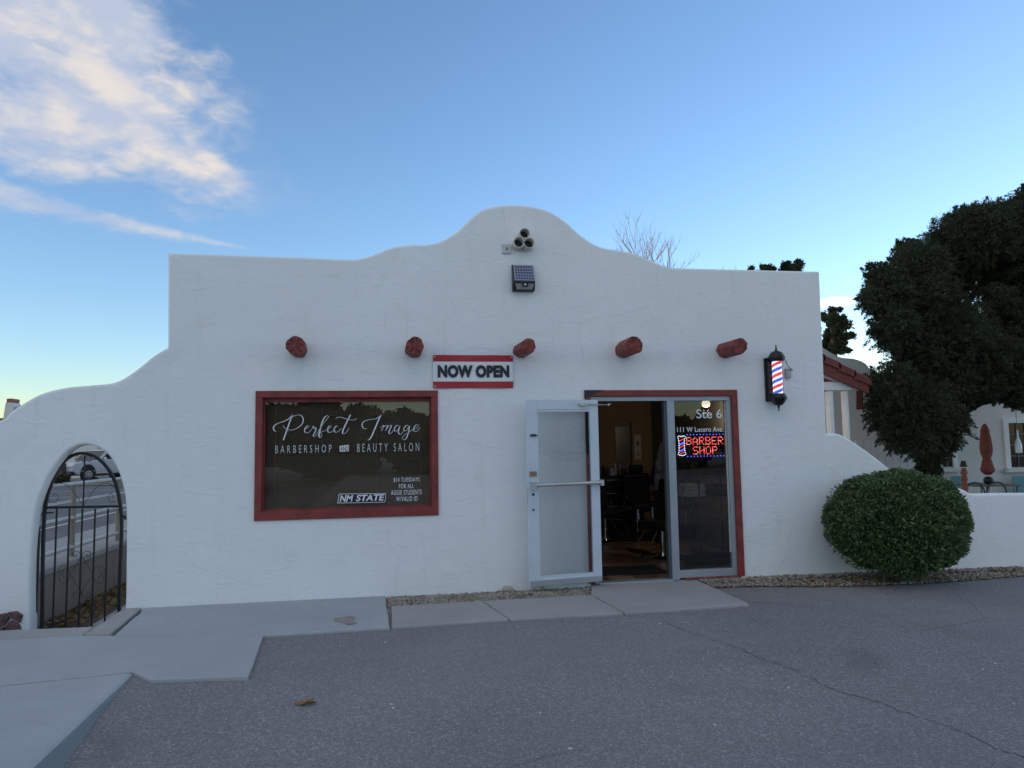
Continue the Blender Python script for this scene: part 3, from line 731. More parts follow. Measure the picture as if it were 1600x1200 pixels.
dbox(lf, .105, DL-.125, -.0218, .0218, LZ1-.11, LZ1); dbox(lf, .105, DL-.125, -.0218, .0218, LZ0, LZ0+.075)
lf.build('leaf_frame', ALUW, door, bevel=.003)
b1 = MB(); dbox(b1, .105, DL-.125, .006, .014, LZ0+.075, LZ0+.11); dbox(b1, .105, DL-.125, .006, .014, LZ1-.135, LZ1-.11)
dbox(b1, .105, .110, .006, .0142, LZ0+.11, LZ1-.135); b1.build('glazing_bead', ALUW, door)
b2 = MB(); dbox(b2, .1105, .113, .0143, .016, LZ0+.11, LZ1-.135); b2.build('gasket', PLASTK, door)
gp = MB(); dbox(gp, .104, DL-.124, -.003, .003, LZ0+.074, LZ1-.109); gp.build('door_pane', GLASSD, door)
kp = MB(); dbox(kp, .004, DL-.004, .0225, .0255, LZ0+.004, LZ0+.062); kp.build('kick_plate', ALU, door)
pb = MB(); zb = 1.18
pb.tube([H0+U*(-.02)+NN*.075+Vector((0,0,zb)), H0+U*(DL-.05)+NN*.075+Vector((0,0,zb-.008))], .021, 12)
dbox(pb, -.02, .015, .022, .095, zb-.035, zb+.03); dbox(pb, DL-.075, DL-.03, .022, .095, zb-.055, zb+.03)
pb.build('push_bar', STEEL, door, smooth=40)
lk = MB(); dbox(lk, DL-.10, DL-.018, .022, .036, 1.27, 1.325); lk.build('latch_box', mat('brass_latch', (.34, .20, .12), .4, .3), door, bevel=.003)
l2 = MB(); dbox(l2, DL-.10, DL-.035, .022, .04, 1.715, 1.74); dbox(l2, DL-.12, DL-.05, .022, .034, 1.722, 1.733); l2.build('bolt', PLASTK, door)
l3 = MB(); c = H0+U*(DL-.055)+Vector((0,0,1.07)); l3.cyl(c+NN*.02, c+NN*.034, .014, n=14); l3.build('lock_cylinder', PLASTK, door); l3 = MB(); c = H0+U*(DL-.055)+Vector((0,0,.90)); l3.cyl(c+NN*.02, c+NN*.028, .012, n=12); l3.build('lock_cylinder', PLASTK, door)
l4 = MB(); dbox(l4, DL+.0005, DL+.004, -.012, .012, .95, 1.15); l4.build('lock_plate', STEEL, door)
clo = MB(); a = H0+U*.21+NN*.05+Vector((0,0,2.075)); b = H0+U*.02+NN*.06+Vector((0,0,2.07)); c = Vector((2.62,-.02,2.075))
clo.tube([a, b, c], .008, 6); clo.ball(c, .016, 8, 6); dbox(clo, .16, .24, .022, .06, 2.06, 2.09); clo.tube([c, Vector((2.66,.02,2.09))], .008, 6)
clo.build('closer_arm', STEEL, door)
def tr_door(u, v, y):
    uu = 1-(u/1500); q = H0+U*(.20+.44*(1-uu))
    # mirrored: it is read from the other side
    return (q.x, q.y-.0045, 1.59-(v-100)/1500*.44)
def tr_doorm(u, v, y):
    q = H0+U*(.18+.46*(u/1500)); return (q.x, q.y-.0045, 1.60-(v-100)/1500*.46)
link('mirrored_lettering', script_mesh(tr_doorm, 0, 1.5), GREYVINYL, door)
def door_text(s, u0, u1, z0, z1, **k):
    me = text_mesh(s, 0, 1, z0, z1, 0, **k); n = len(me.vertices); co = np.empty(n*3, np.float32); me.vertices.foreach_get('co', co); co = co.reshape(-1, 3)
    for r in co:
        q = H0+U*(u0+(u1-u0)*r[0]); r[0], r[1] = q.x, q.y-.0045
    me.vertices.foreach_set('co', co.ravel()); me.update(); tag(link('mirrored_lettering', me, GREYVINYL, door), kind='stuff')
door_text('BARBERSHOP AND BEAUTY SALON', .20, .62, 1.47, 1.495, space=1.4)
door_text('(915) 525-4599', .23, .56, 1.30, 1.33, space=1.1)

# ------------------------------------------------------------------ fittings on the facade (each a thing of its own)
ban = empty('banner', onY(740, 580), 'white NOW OPEN banner with red bands fixed to the stucco wall', 'banner')
q = [onY(*p) for p in ((676.3,554.3),(800.9,556),(802.3,606.2),(677.4,606.8))]
bx0, bx1, bz0, bz1 = q[0].x, q[1].x, (q[2].z+q[3].z)/2, (q[0].z+q[1].z)/2
def wavy(x0, x1, z0, z1, y, n=24):
    V = []; F = []
    for i in range(n+1):
        x = x0+(x1-x0)*i/n
        for z in (z0, z1): V.append((x, y-.004*math.sin(i/n*9+.6)-.0025*math.sin(z*31+i*.4), z))
    F = [(2*i, 2*i+2, 2*i+3, 2*i+1) for i in range(n)]; return V, F
bh = (bz1-bz0)
V, F = wavy(bx0, bx1, bz0+bh*.20, bz1-bh*.20, -.014); MB().add(V, F).build('banner_sheet', BANNER_W, ban)
for (a, b) in ((bz0, bz0+bh*.20), (bz1-bh*.20, bz1)):
    V, F = wavy(bx0, bx1, a, b, -.0142); MB().add(V, F).build('red_band', BANNER_R, ban)
link('banner_lettering', text_mesh('NOW OPEN', bx0+.052, bx1-.046, bz0+bh*.315, bz0+bh*.695, -.024, off=.062, space=1.06), BANNER_K, ban)
for (a, b) in ((bx0+.02, bz1-.02), (bx1-.02, bz1-.02), (bx0+.02, bz0+.02)):
    MB().cyl((a, -.0235, b), (a, -.018, b), .008, n=10).build('grommet', STEEL, ban)

jb = empty('junction_box', onY(791, 389), 'small square white painted box beside the vent pipes', 'junction box')
a = xz(784,382); b = xz(797.5,396.5)
MB().box((a[0],-.022,b[1]),(b[0],.0,a[1])).build('cover', BOXW, jb, bevel=.003)
c = onY(791.5,388.5); MB().cyl((c.x,-.03,c.z),(c.x,-.0215,c.z), .009, n=10).cyl((c.x,-.026,c.z-.018),(c.x,-.0215,c.z-.018), .007, n=8).build('knob', PLASTK, jb)

sl = empty('solar_light', onY(816, 435), 'black solar wall light with blue cell panel below the vent pipes', 'wall light')
a = xz(799,414.5); b = xz(833.5,456.5); sx0, sx1, szt, szb = a[0], b[0], a[1], b[1]; sh = szt-szb
zs = szt-sh*.66
prof = [(0, szt), (-.03, szt), (-.115, zs), (-.115, zs-.02), (-.075, szb), (0, szb)]
MB().prism(prof, sx0, sx1, axis='x').build('body', PLASTK, sl, bevel=.004)
nrm = Vector((0, -(szt-zs), -.085)).normalized(); dn = Vector((0, -.085, -(szt-zs))); dL = dn.length; dn.normalize()
nrm = Vector((0, dn.z, -dn.y)); 
if nrm.y > 0: nrm = -nrm
o0 = Vector((0, -.03, szt))
def sq(u0, u1, v0, v1, h):
    P = [o0+dn*v0+nrm*h, o0+dn*v1+nrm*h]
    return [(u0, P[0].y, P[0].z), (u1, P[0].y, P[0].z), (u1, P[1].y, P[1].z), (u0, P[1].y, P[1].z)]
panel = MB().add(sq(sx0+.018, sx1-.004, .006, dL-.006, .0015), [(0,1,2,3)]).build('solar_panel', SOLARF, sl)
pw = (sx1-.012-(sx0+.026)); ph_ = dL-.024; cells = MB()
for i in range(7):
    for j in range(5):
        u = sx0+.026+pw*i/7; v = .012+ph_*j/5
        cells.add(sq(u+.002, u+pw/7-.002, v+.004, v+ph_/5-.004, .003), [(0,1,2,3)])
tag(cells.build('solar_cells', SOLAR, panel), kind='stuff')
MB().add([(sx0+.02,-.1135,zs-.032),(sx1-.01,-.1135,zs-.032),(sx1-.03,-.081,szb+.012),(sx0+.045,-.081,szb+.012)], [(0,1,2,3)]).build('diffuser', LENS, sl)
c = Vector(((sx0+sx1)/2+.01, -.112, zs-.045)); MB().box((c.x-.035,-.116,c.z-.02),(c.x+.035,-.09,c.z+.018)).build('sensor_housing', PLASTK, sl, bevel=.003)
MB().ball((c.x, -.116, c.z), .012, 10, 6).build('sensor', WHITEVINYL, sl, smooth=True)

# barber pole ------------------------------------------------
bp_ = empty('barber_pole', onY(1213, 600), 'lit red, white and blue barber pole in black cast housing on the wall', 'barber pole')
PY = -.125
c = onY(1215, 598, PY); PX_ = c.x
def pz(py): return onY(1215, py, PY).z
k = pxm(c)
zt_, zb_ = pz(564.5), pz(615.5); rg = 8.0*k
MB().box((PX_-.105,-.03,pz(626.5)),(PX_-.005,-.002,pz(558))).build('back_plate', BLACKMET, bp_, bevel=.006)
MB().box((PX_-.09,-.075,pz(626)),(PX_-.055,-.028,pz(562))).build('side_rail', BLACKMET, bp_, bevel=.004)
def stripes():
    s = NT('lit_barber_stripes'); sp = s.t.nodes.new('ShaderNodeSeparateXYZ'); s.lk(s.c.outputs['Object'], sp.inputs[0])
    an = s.math('DIVIDE', s.math('ARCTAN2', sp.outputs[1], sp.outputs[0]), 2*math.pi)
    t = s.math('FRACT', s.math('ADD', s.math('ADD', s.math('DIVIDE', sp.outputs[2], (zt_-zb_)/2.95), s.math('MULTIPLY', an, -1.)), 10.12))
    col = s.ramp(t, [(0., (.88, .88, .92)), (.22, (.62, .02, .045)), (.5, (.88, .88, .92)), (.72, (.025, .075, .50))])
    s.t.nodes[-1].color_ramp.interpolation = 'CONSTANT'
    s.lk(col, s.b.inputs['Emission Color']); s.b.inputs['Emission Strength'].default_value = .17
    return s.done(col, .3)
sm = stripes()
st_me = MB().cyl((0,0,zb_-.02),(0,0,zt_+.02), rg*.92, n=32).mesh('stripes')
so_ = link('striped_cylinder', st_me, sm, bp_, local=True, smooth=40); so_.location = (PX_-bp_.location.x, PY-bp_.location.y, -bp_.location.z)
MB().lathe([(rg*1.06, zb_-.005), (rg*1.06, zt_+.005)], (PX_, PY, 0), 28).build('glass_sleeve', glass('clear_sleeve', (.97,.98,.98)), bp_, smooth=40)
rr = 13.2*k
MB().lathe([(rg*1.1, zt_-.004), (rr*.80, zt_), (rr*.86, zt_+.02), (rr*.98, zt_+.03), (rr, zt_+.05), (rr*.9, zt_+.062), (rr*.84, zt_+.075), (rr*.66, zt_+.105), (rr*.4, zt_+.122), (rr*.12, zt_+.128)], (PX_, PY, 0), 10).build('top_cap', BLACKMET, bp_)
MB().lathe([(.016, zt_+.126), (.016, zt_+.14), (.009, zt_+.145), (.013, zt_+.155), (.007, zt_+.165), (.008, zt_+.19), (.003, zt_+.20)], (PX_, PY, 0), 10).build('finial', BLACKMET, bp_, smooth=40)
MB().lathe([(rr*.10, zb_-.145), (rr*.45, zb_-.135), (rr*.72, zb_-.105), (rr*.8, zb_-.085), (rr*1.0, zb_-.06), (rr*1.02, zb_-.04), (rr*.88, zb_-.025), (rr*.84, zb_-.01), (rr*.80, zb_), (rg*1.1, zb_+.004)], (PX_, PY, 0), 10).build('bottom_cap', BLACKMET, bp_)
MB().lathe([(.003, zb_-.21), (.009, zb_-.20), (.006, zb_-.175), (.013, zb_-.165), (.010, zb_-.155), (.017, zb_-.143)], (PX_, PY, 0), 10).build('finial', BLACKMET, bp_, smooth=40)
ob = empty('outlet_box', onY(1230, 583), 'small grey outlet box on the wall right of the barber pole', 'outlet box')
a = xz(1225,576.5); b = xz(1233.5,591)
MB().box((a[0],-.045,b[1]),(b[0],.0,a[1])).build('box', mat('grey_box', (.30,.31,.32), .6), ob, bevel=.004)
for i in range(3): MB().box((a[0]+.004,-.0475,b[1]+.018+.026*i),(b[0]-.004,-.0445,b[1]+.028+.026*i)).build('cover_rib', BOXW, ob)
cord = catmull([(PX_+rr*.9, -.10, zt_+.045), (PX_+rr*1.5, -.06, zt_+.02), (PX_+rr*1.85, -.05, zt_-.05), (b[0]+.008, -.06, a[1]-.015), (b[0]-.015, -.05, a[1]-.03)], 6)
MB().tube(cord, .0045, 6).build('cord', PLASTK, bp_)

# LED sign behind the sidelight -------------------------------
led = empty('led_sign', onY(1095, 697, .14), 'black LED window sign reading BARBER SHOP in red lights', 'led sign')
LEDY = .155
q0 = onY(1056.5, 676, LEDY); q1 = onY(1133.5, 715.5, LEDY)
lx0, lx1, lzt, lzb = q0.x, q1.x, q0.z, q1.z
MB().box((lx0,LEDY,lzb),(lx1,LEDY+.025,lzt)).build('board', PLASTK, led, bevel=.003)
def emat(n, c, s): return mat(n, tuple(x*.5 for x in c), .4, emit=c, estr=s)
EM_R = emat('red_led', (1., .055, .05), .75); EM_R2 = emat('amber_led', (1., .34, .24), .65); EM_B = emat('blue_led', (.10, .12, 1.), .95); EM_W = emat('white_led', (.85, .90, 1.), .75)
FONT5 = {'B': ['11110','10001','10001','11110','10001','10001','11110'], 'A': ['00100','01010','10001','10001','11111','10001','10001'],
 'R': ['11110','10001','10001','11110','10100','10010','10001'], 'E': ['11111','10000','10000','11110','10000','10000','11111'],
 'S': ['01111','10000','10000','01110','00001','00001','11110'], 'H': ['10001','10001','10001','11111','10001','10001','10001'],
 'O': ['01110','10001','10001','10001','10001','10001','01110'], 'P': ['11110','10001','10001','11110','10000','10000','10000']}
lw, lh = lx1-lx0, lzt-lzb
def dots(mb, u, v, r):
    x = lx0+lw*u; z = lzt-lh*v; mb.cyl((x, LEDY+.001, z), (x, LEDY-.004, z), r, r*.7, n=8)
def word(wd, u0, u1, v0, v1):
    r_, a_ = MB(), MB(); n = len(wd); cw = (u1-u0)/(n*6-1)
    for i, ch in enumerate(wd):
        for j, row in enumerate(FONT5[ch]):
            for k_, c_ in enumerate(row):
                if c_ == '1': dots(a_ if rng.random() < .30 else r_, u0+cw*(i*6+k_+.5), v0+(v1-v0)*(j+.5)/7, .0052)
    tag(r_.build('red_lights', EM_R, led), kind='stuff'); tag(a_.build('amber_lights', EM_R2, led), kind='stuff')
word('BARBER', .20, .965, .17, .48); word('SHOP', .33, .84, .54, .85)
bb = MB()
for i in range(12):
    for v in (.085, .915): dots(bb, .22+i*.068, v, .0058)
pw_, pr_ = MB(), MB()
for i in range(11):
    t = i/10
    for s in (-1, 1):
        wdt = .055+.022*abs(2*t-1)**3; dots(pw_, .105+s*wdt, .16+.66*t, .0052)
for i in range(5):
    for v in (.13+.02*(1-abs(i-2)/2), .86+.02*(1-abs(i-2)/2)): dots(pw_, .055+.025*i, v, .0052)
for j in range(5):
    for i in range(5):
        dots(bb if j % 2 else pr_, .065+.02*i, .32+.125*j-.018*i, .0052)
        if j % 2: dots(bb, .065+.02*i, .355+.125*j-.018*i, .0052)
tag(bb.build('blue_lights', EM_B, led), kind='stuff'); tag(pw_.build('white_lights', EM_W, led), kind='stuff'); tag(pr_.build('red_lights', EM_R, led), kind='stuff')

# ------------------------------------------------------------------ inside the shop
RX0, RX1, RY0, RY1 = BX0+.275, BX1-.275, .275, 5.3
fl = MB().box((RX0+.005,.202,-.2),(RX1-.005,RY1+.02,-.004)).build('floor', GROUT); tag(fl, kind='structure')
iw = empty('interior_wall', (1.5, 5, 0), kind='structure')
MB().box((RX0,RY1,-.002),(RX1,RY1+.1,2.75)).build('wall_panel', TAN, iw)
MB().box((RX1-.02,.28,-.002),(RX1-.002,RY1-.002,2.75)).build('wall_panel', GREYWALL, iw)
MB().box((RX0+.002,.28,-.002),(RX0+.02,RY1-.002,2.75)).build('wall_panel', TAN, iw)
MB().box((RX0+.02,.203,2.27),(RX1-.02,.215,2.75)).build('wall_panel', TAN, iw)
ce = MB().box((RX0+.001,.204,2.752),(RX1-.001,RY1+.1,2.80)).build('ceiling', CEIL); tag(ce, kind='structure')
lq = onY(1103, 631, 2.0)
lamp = empty('pendant_light', (lq.x, lq.y, 2.75), 'small lit pendant lamp seen through the top of the side glass', 'pendant light')
MB().lathe([(.012,lq.z-.05),(.05,lq.z-.04),(.065,lq.z),(.05,lq.z+.04),(.015,lq.z+.06)], (lq.x, lq.y, 0), 16).build('globe', mat('lamp_glass', (.7,.68,.62), .4, emit=(1,.86,.66), estr=.25), lamp, smooth=True)
MB().cyl((lq.x, lq.y, lq.z+.05), (lq.x, lq.y, 2.75), .008, n=8).build('cord', PLASTK, lamp)
ld = bpy.data.lights.new('bulb', 'POINT'); ld.energy = 2.0; ld.color = (1, .82, .60); ld.shadow_soft_size = .07
lo_ = bpy.data.objects.new('bulb', ld); COL.objects.link(lo_); lo_.parent = lamp; lo_.location = (0, 0, lq.z-2.75-.12)
tile_me = []
for t_ in TILES:
    me = MB().box((-.146,-.146,-.0035),(.146,.146,.004)).mesh('tile'); me.materials.append(t_); tile_me.append(me)
tx0 = 1.95
for i in range(11):
    for j in range(14):
        x = tx0+.3*i; y = .44+.3*j
        if x > RX1-.18: continue
        o = bpy.data.objects.new('tile', rng.choice(tile_me)); COL.objects.link(o); o.parent = fl; o.location = (x, y, 0); o.rotation_euler = (0, 0, rng.choice((0, math.pi/2, math.pi)))
# chairs
def barber_chair(loc, rz, label):
    r = empty('barber_chair', loc, label, 'chair', 'barber chairs inside the shop', rz=rz)
    k = dict(local=True)
    MB().lathe([(.01,.005),(.30,.005),(.31,.02),(.29,.035),(.12,.06),(.06,.075)], n=28).build('base', CHROME, r, smooth=40, **k)
    MB().cyl((0,0,.07),(0,0,.40), .045, .04, n=16).cyl((0,0,.2),(0,0,.215),.055,n=16).build('column', CHROME, r, smooth=40, **k)
    MB().tube([(.05,0,.34),(.2,.03,.33),(.3,.05,.36)], .009, 6).build('pump_lever', CHROME, r, **k)
    MB().box((-.25,-.27,.40),(.25,.25,.53)).build('seat', LEATHER, r, bevel=.04, segs=3, **k)
    MB().obox((0,.29,.80), (.48,.11,.60), Matrix.Rotation(R(-12),3,'X')).build('backrest', LEATHER, r, bevel=.04, segs=3, **k)
    MB().obox((0,.37,1.17), (.26,.08,.15), Matrix.Rotation(R(-12),3,'X')).build('headrest', LEATHER, r, bevel=.03, segs=3, **k)
    for s in (-1, 1):
        a = MB().box((s*.29-.035,-.24,.68),(s*.29+.035,.24,.74)).build('armrest', LEATHER, r, bevel=.02, **k)
        MB().tube([(s*.28,-.18,.69),(s*.27,-.16,.46),(s*.2,-.1,.42)], .012, 6).build('arm_support', CHROME, a, **k); MB().tube([(s*.28,.18,.69),(s*.27,.18,.46)], .012, 6).build('arm_support', CHROME, a, **k)
    for s in (-1, 1): MB().tube([(s*.1,-.24,.42),(s*.12,-.55,.16)], .012, 6).build('footrest_bar', CHROME, r, **k)
    MB().obox((0,-.57,.15), (.36,.16,.03), Matrix.Rotation(R(-25),3,'X')).build('footrest', CABINET, r, bevel=.01, **k)
    return r
p = onZ(1036, 872); barber_chair((p.x, p.y, .004), R(-55), 'black barber chair with chrome base nearest the open doorway')
p = onZ(946, 846); barber_chair((p.x, p.y, .004), R(20), 'black barber chair behind, beside the open door\'s edge')
p = onZ(1003, 838); barber_chair((p.x+.1, p.y+.5, .004), R(160), 'black barber chair at the back, seen from behind, below the paper poster')
# station with bottles
sy = RY1-.5
a = onY(936, 744, sy); b = onY(990, 744, sy); topz = a.z
cb = empty('styling_cabinet', ((a.x+b.x)/2, sy+.22, 0), 'black drawer cabinet under the row of bottles', 'cabinet')
MB().box((a.x-.35,sy,.03),(b.x,RY1-.02,topz-.03)).build('body', CABINET, cb)
MB().box((a.x-.37,sy-.03,topz-.03),(b.x+.02,RY1-.015,topz)).build('top', CABINET, cb, bevel=.005)
for i in range(4):
    z0 = .08+i*.24
    d = MB().box((a.x-.32,sy-.015,z0),(b.x-.03,sy-.001,z0+.22)).build('drawer', CABINET, cb, bevel=.004)
    MB().box(((a.x+b.x)/2-.2,sy-.035,z0+.16),((a.x+b.x)/2+.1,sy-.016,z0+.175)).build('handle', STEEL, d)
bcols = [('black spray bottle at the left end of the cabinet top', (.012,.012,.014), 943, 17, .035), ('small blue bottle on the cabinet beside the spray bottle', (.03,.06,.22), 950, 12, .035),
         ('short white jar on the black cabinet top', (.6,.6,.58), 956, 11, .05), ('tall pale bottle with round cap in the bottle row', (.5,.55,.52), 962, 19, .032),
         ('clear bottle in the middle of the bottle row', (.35,.33,.3), 969, 17, .035), ('small red bottle right of the clear one', (.35,.03,.04), 975, 14, .035),
         ('pale squeeze bottle in front of the green jar', (.45,.5,.46), 981, 18, .032), ('dark green disinfectant jar at the right end', (.01,.10,.06), 987, 17, .05)]
for lab, c_, px, hh, rr_ in bcols:
    q = onY(px, 744, sy+.15); h_ = hh*.0118; bt = empty('bottle', (q.x, sy+.15, topz), lab, 'bottle', 'bottles on the styling cabinet')
    m_ = mat('bottle_plastic', c_, .3, var=.1)
    MB().lathe([(rr_*.9,.001),(rr_,.01),(rr_,h_*.68),(rr_*.5,h_*.78),(rr_*.42,h_*.82)], n=12).build('body', m_, bt, local=True, smooth=40)
    MB().lathe([(rr_*.5,h_*.82),(rr_*.5,h_*.98),(rr_*.3,h_)], n=12).build('cap', PLASTK if c_[0] < .3 else WHITEVINYL, bt, local=True, smooth=40)
# poster, mirror, cape
a = xz(990.5,679,RY1-.01); b = xz(1002.5,718,RY1-.01)
ps = empty('paper_poster', ((a[0]+b[0])/2, RY1-.01, b[1]), 'pale paper scroll with a dark star drawing on the tan wall', 'poster')
MB().box((a[0],RY1-.012,b[1]),(b[0],RY1-.004,a[1])).build('sheet', PAPER, ps)
def star(cx, cz, r, y):
    P = [(cx+(r if i % 2 == 0 else r*.3)*math.sin(i*math.pi/5), cz+(r*1.6 if i % 2 == 0 else r*.42)*math.cos(i*math.pi/5)) for i in range(10)]
    return MB().add([(x, y, z) for x, z in P], [tuple(range(10))])
star((a[0]+b[0])/2, a[1]-.17, .05, RY1-.0145).build('star_print', DARKVINYL, ps); star((a[0]+b[0])/2, b[1]+.10, .03, RY1-.0145).build('star_print', DARKVINYL, ps)
a = xz(961,667,RY1-.02); b = xz(986,742,RY1-.02)
mr = empty('wall_mirror', ((a[0]+b[0])/2, RY1-.02, b[1]), 'dim rectangular wall mirror above the bottles', 'mirror')
MB().box((a[0],RY1-.03,b[1]),(b[0],RY1-.003,a[1])).build('mirror_glass', mat('old_mirror', (.22,.22,.21), .25, .8), mr)
MB().box((b[0]+.002,RY1-.04,b[1]-.1),(b[0]+.03,RY1-.003,a[1]+.1)).build('mirror_edge', CABINET, mr)
cpx = onZ(1036, 850); cyy = 3.4
q = onY(1036, 690, cyy)
cr = empty('cape_stand', (q.x, cyy, 0), 'coat stand hung with dark barber capes beside the doorway frame', 'coat stand')
MB().cyl((0,0,0),(0,0,q.z+.06), .018, n=10).lathe([(.2,0.),(.2,.02),(.03,.05)], n=16).build('post', CABINET, cr, local=True)
V = []; F = []; n = 28; prof = [(.05,q.z),(.10,q.z-.12),(.17,q.z-.35),(.21,q.z-.6),(.23,q.z-.75)]
for (r_, z_) in prof:
    for i in range(n):
        t = 2*math.pi*i/n; k_ = 1+.22*math.sin(5*t+z_*2)*(r_/.2); V.append((r_*k_*math.cos(t), r_*k_*math.sin(t)*.7, z_+(.05*math.sin(3*t) if r_ > .2 else 0)))
F = [(j*n+i, j*n+(i+1) % n, (j+1)*n+(i+1) % n, (j+1)*n+i) for j in range(len(prof)-1) for i in range(n)]
MB().add(V, F).build('cape', mat('patterned_cape', (.012,.013,.022), .6, var=.9, vscale=9, var2=(.05,.055,.08)), cr, local=True, smooth=True)
q = onZ(1019, 824)
tb = empty('waste_bin', (q.x, q.y, .004), 'dark grey waste bin behind the nearest barber chair', 'bin')
MB().lathe([(.11,.0),(.15,.42)], n=4).build('bucket', mat('grey_bin', (.045,.048,.055), .5), tb, local=True)
MB().lathe([(.155,.42),(.16,.425),(.16,.455),(.13,.46)], n=4).build('rim', mat('pale_bin_liner', (.35,.34,.33), .6), tb, local=True)
# mats
def floor_mat(pts, label):
    P = [onZ(*p) for p in pts]; c = sum(P, Vector())/len(P)
    o = MB().prism([(p.x, p.y) for p in P], .0045, .014, axis='z').build('floor_mat', MATBLK, None, origin=(c.x, c.y, 0)); tag(o, label, 'floor mat', 'mats on the shop floor')
floor_mat([(900,902),(1052,897),(1018,885),(905,888)], 'black rubber mat just inside the open doorway')
floor_mat([(1070,885),(1150,882),(1150,864),(1066,870)], 'black rubber mat behind the side glass panel')
floor_mat([(930,848),(1040,846),(1020,832),(945,832)], 'black rubber mat under the barber chairs at the back')
# etagere seen through the side glass
ey = 1.55
a = onY(1064, 718, ey); b = onY(1139, 718, ey)
eg = empty('wire_shelf', ((a.x+b.x)/2, ey+.15, .004), 'black metal shelf rack with cross braces behind the side glass', 'shelf')
zs_ = [onY(1100, v, ey).z for v in (868, 812, 776, 746)]
for xx in (a.x+.25, b.x):
    for yy in (ey, ey+.3): MB().cyl((xx,yy,.004),(xx,yy,zs_[-1]+.35), .012, n=8).build('upright', IRON, eg)
for z_ in zs_:
    MB().box((a.x+.24,ey-.005,z_-.012),(b.x+.01,ey+.305,z_)).build('shelf_board', CABINET, eg)
for z0, z1 in zip(zs_[:-1], zs_[1:]):
    MB().tube([(a.x+.25,ey+.3,z0),(b.x,ey+.3,z1)], .005, 5).build('cross_brace', IRON, eg); MB().tube([(a.x+.25,ey+.306,z1),(b.x,ey+.306,z0)], .005, 5).build('cross_brace', IRON, eg)
z_ = zs_[-1]
tv = empty('television', ((a.x+b.x)/2+.06, ey+.1, z_), 'black screen standing on top of the wire shelf below the lit sign', 'television')
MB().box((a.x+.05,ey+.1,z_+.01),(b.x+.02,ey+.14,z_+.42)).build('screen', mat('tv_screen', (.006,.006,.007), .25), tv, bevel=.005)
z_ = zs_[-2]
tw = empty('towel_stack', (a.x+.33, ey+.12, z_), 'folded white towels stacked on the wire shelf', 'towels')
for i in range(4): MB().box((a.x+.02+.01*i,ey+.0,z_+.002+.045*i),(a.x+.36-.012*(i % 2),ey+.26,z_+.044+.045*i)).build('towel', TOWEL, tw, bevel=.014, segs=2)
tk = empty('black_towel_pile', (b.x-.17, ey+.12, z_), 'pile of black towels beside the white ones on the shelf', 'towels')
for i in range(4): MB().box((b.x-.32+.01*i,ey+.0,z_+.002+.04*i),(b.x-.02,ey+.26,z_+.039+.04*i)).build('towel', mat('black_towel', (.012,.012,.016), .95), tk, bevel=.012)
q = onZ(1068, 850); 
ch = empty('salon_chair', (q.x, q.y+.35, .004), 'dark blue reclining salon chair behind the side glass', 'chair', rz=R(-70))
NAVY = mat('navy_vinyl', (.012,.018,.03), .3, var=.2)
MB().box((-.27,-.28,.38),(.27,.26,.50)).build('seat', NAVY, ch, local=True, bevel=.04, segs=3)
MB().obox((0,.38,.80), (.52,.12,.75), Matrix.Rotation(R(-28),3,'X')).build('backrest', NAVY, ch, local=True, bevel=.05, segs=3)
for s in (-1, 1):
    MB().box((s*.30-.035,-.26,.60),(s*.30+.035,.2,.66)).build('armrest', NAVY, ch, local=True, bevel=.02)
    for t_ in (-.22, .2): MB().cyl((s*.27,t_,0),(s*.29,t_,.61), .014, n=8).build('leg', IRON, ch, local=True)

# ------------------------------------------------------------------ the gate in the arched opening
GY = .165
def gp_(px, py): 
    p = onY(px, py, GY); return Vector((p.x, GY, p.z))
gate = empty('garden_gate', (gp_(120, 985).x, GY, -.44), 'arched black iron gate with scrollwork in the arched wall opening', 'gate')
gz0 = -.42
lx, rx = gp_(66, 900).x, gp_(187, 900).x
ga = catmull([(66,985),(66.5,930),(67,870),(68.5,820),(72,784),(80,756),(92,732),(106,716),(124,708.5),(142,710.5),(158,720),(172,737),(181,756),(187,782),(190,812),(189,860),(187,910),(186,985)], 5)
path = [gp_(*p) for p in ga]; path[0].z = gz0; path[-1].z = gz0; path[0].x = path[1].x; path[-1].x = path[-2].x
def flat_bar(mb, pts, w, d):
    V = []; L = len(pts)
    for i, p in enumerate(pts):
        t = (pts[min(i+1, L-1)]-pts[max(0, i-1)]).normalized(); n = Vector((-t.z, 0, t.x))
        for (a, b) in ((-1,-1),(1,-1),(1,1),(-1,1)): V.append(p+n*(w/2*a)+Vector((0, d/2*b, 0)))
    F = [(i*4+k, i*4+(k+1) % 4, (i+1)*4+(k+1) % 4, (i+1)*4+k) for i in range(L-1) for k in range(4)] + [(3,2,1,0), tuple((L-1)*4+k for k in range(4))]
    return mb.add(V, F)
flat_bar(MB(), path, .03, .03).build('gate_frame', IRON, gate)
a, b = gp_(68,793), gp_(190,791); flat_bar(MB(), [a, b], .026, .024).build('top_rail', IRON, gate)
for (px, pxb) in ((89,85),(109,105),(129,124.5),(149,144),(169,164)):
    t0 = gp_(px, 793); b0 = gp_(pxb, 980); b0.z = gz0+.02; d = (t0-b0)
    MB().box((t0.x-.0075,GY-.0075,gz0+.02),(t0.x+.0075,GY+.0075,t0.z-.01)).build('bar', IRON, gate)
b0 = gp_(131, 712); a0 = gp_(130, 793); MB().box((a0.x-.0065,GY-.006,a0.z+.01),(a0.x+.0065,GY+.006,b0.z)).build('bar', IRON, gate)
MB().box((lx,GY-.012,gz0+.02),(rx,GY+.012,gz0+.045)).build('bottom_rail', IRON, gate)
def scroll(pts, r=.0028, name='scroll'):
    MB().tube([gp_(*p) for p in catmull(pts, 6)], r, 5).build(name, IRON, gate)
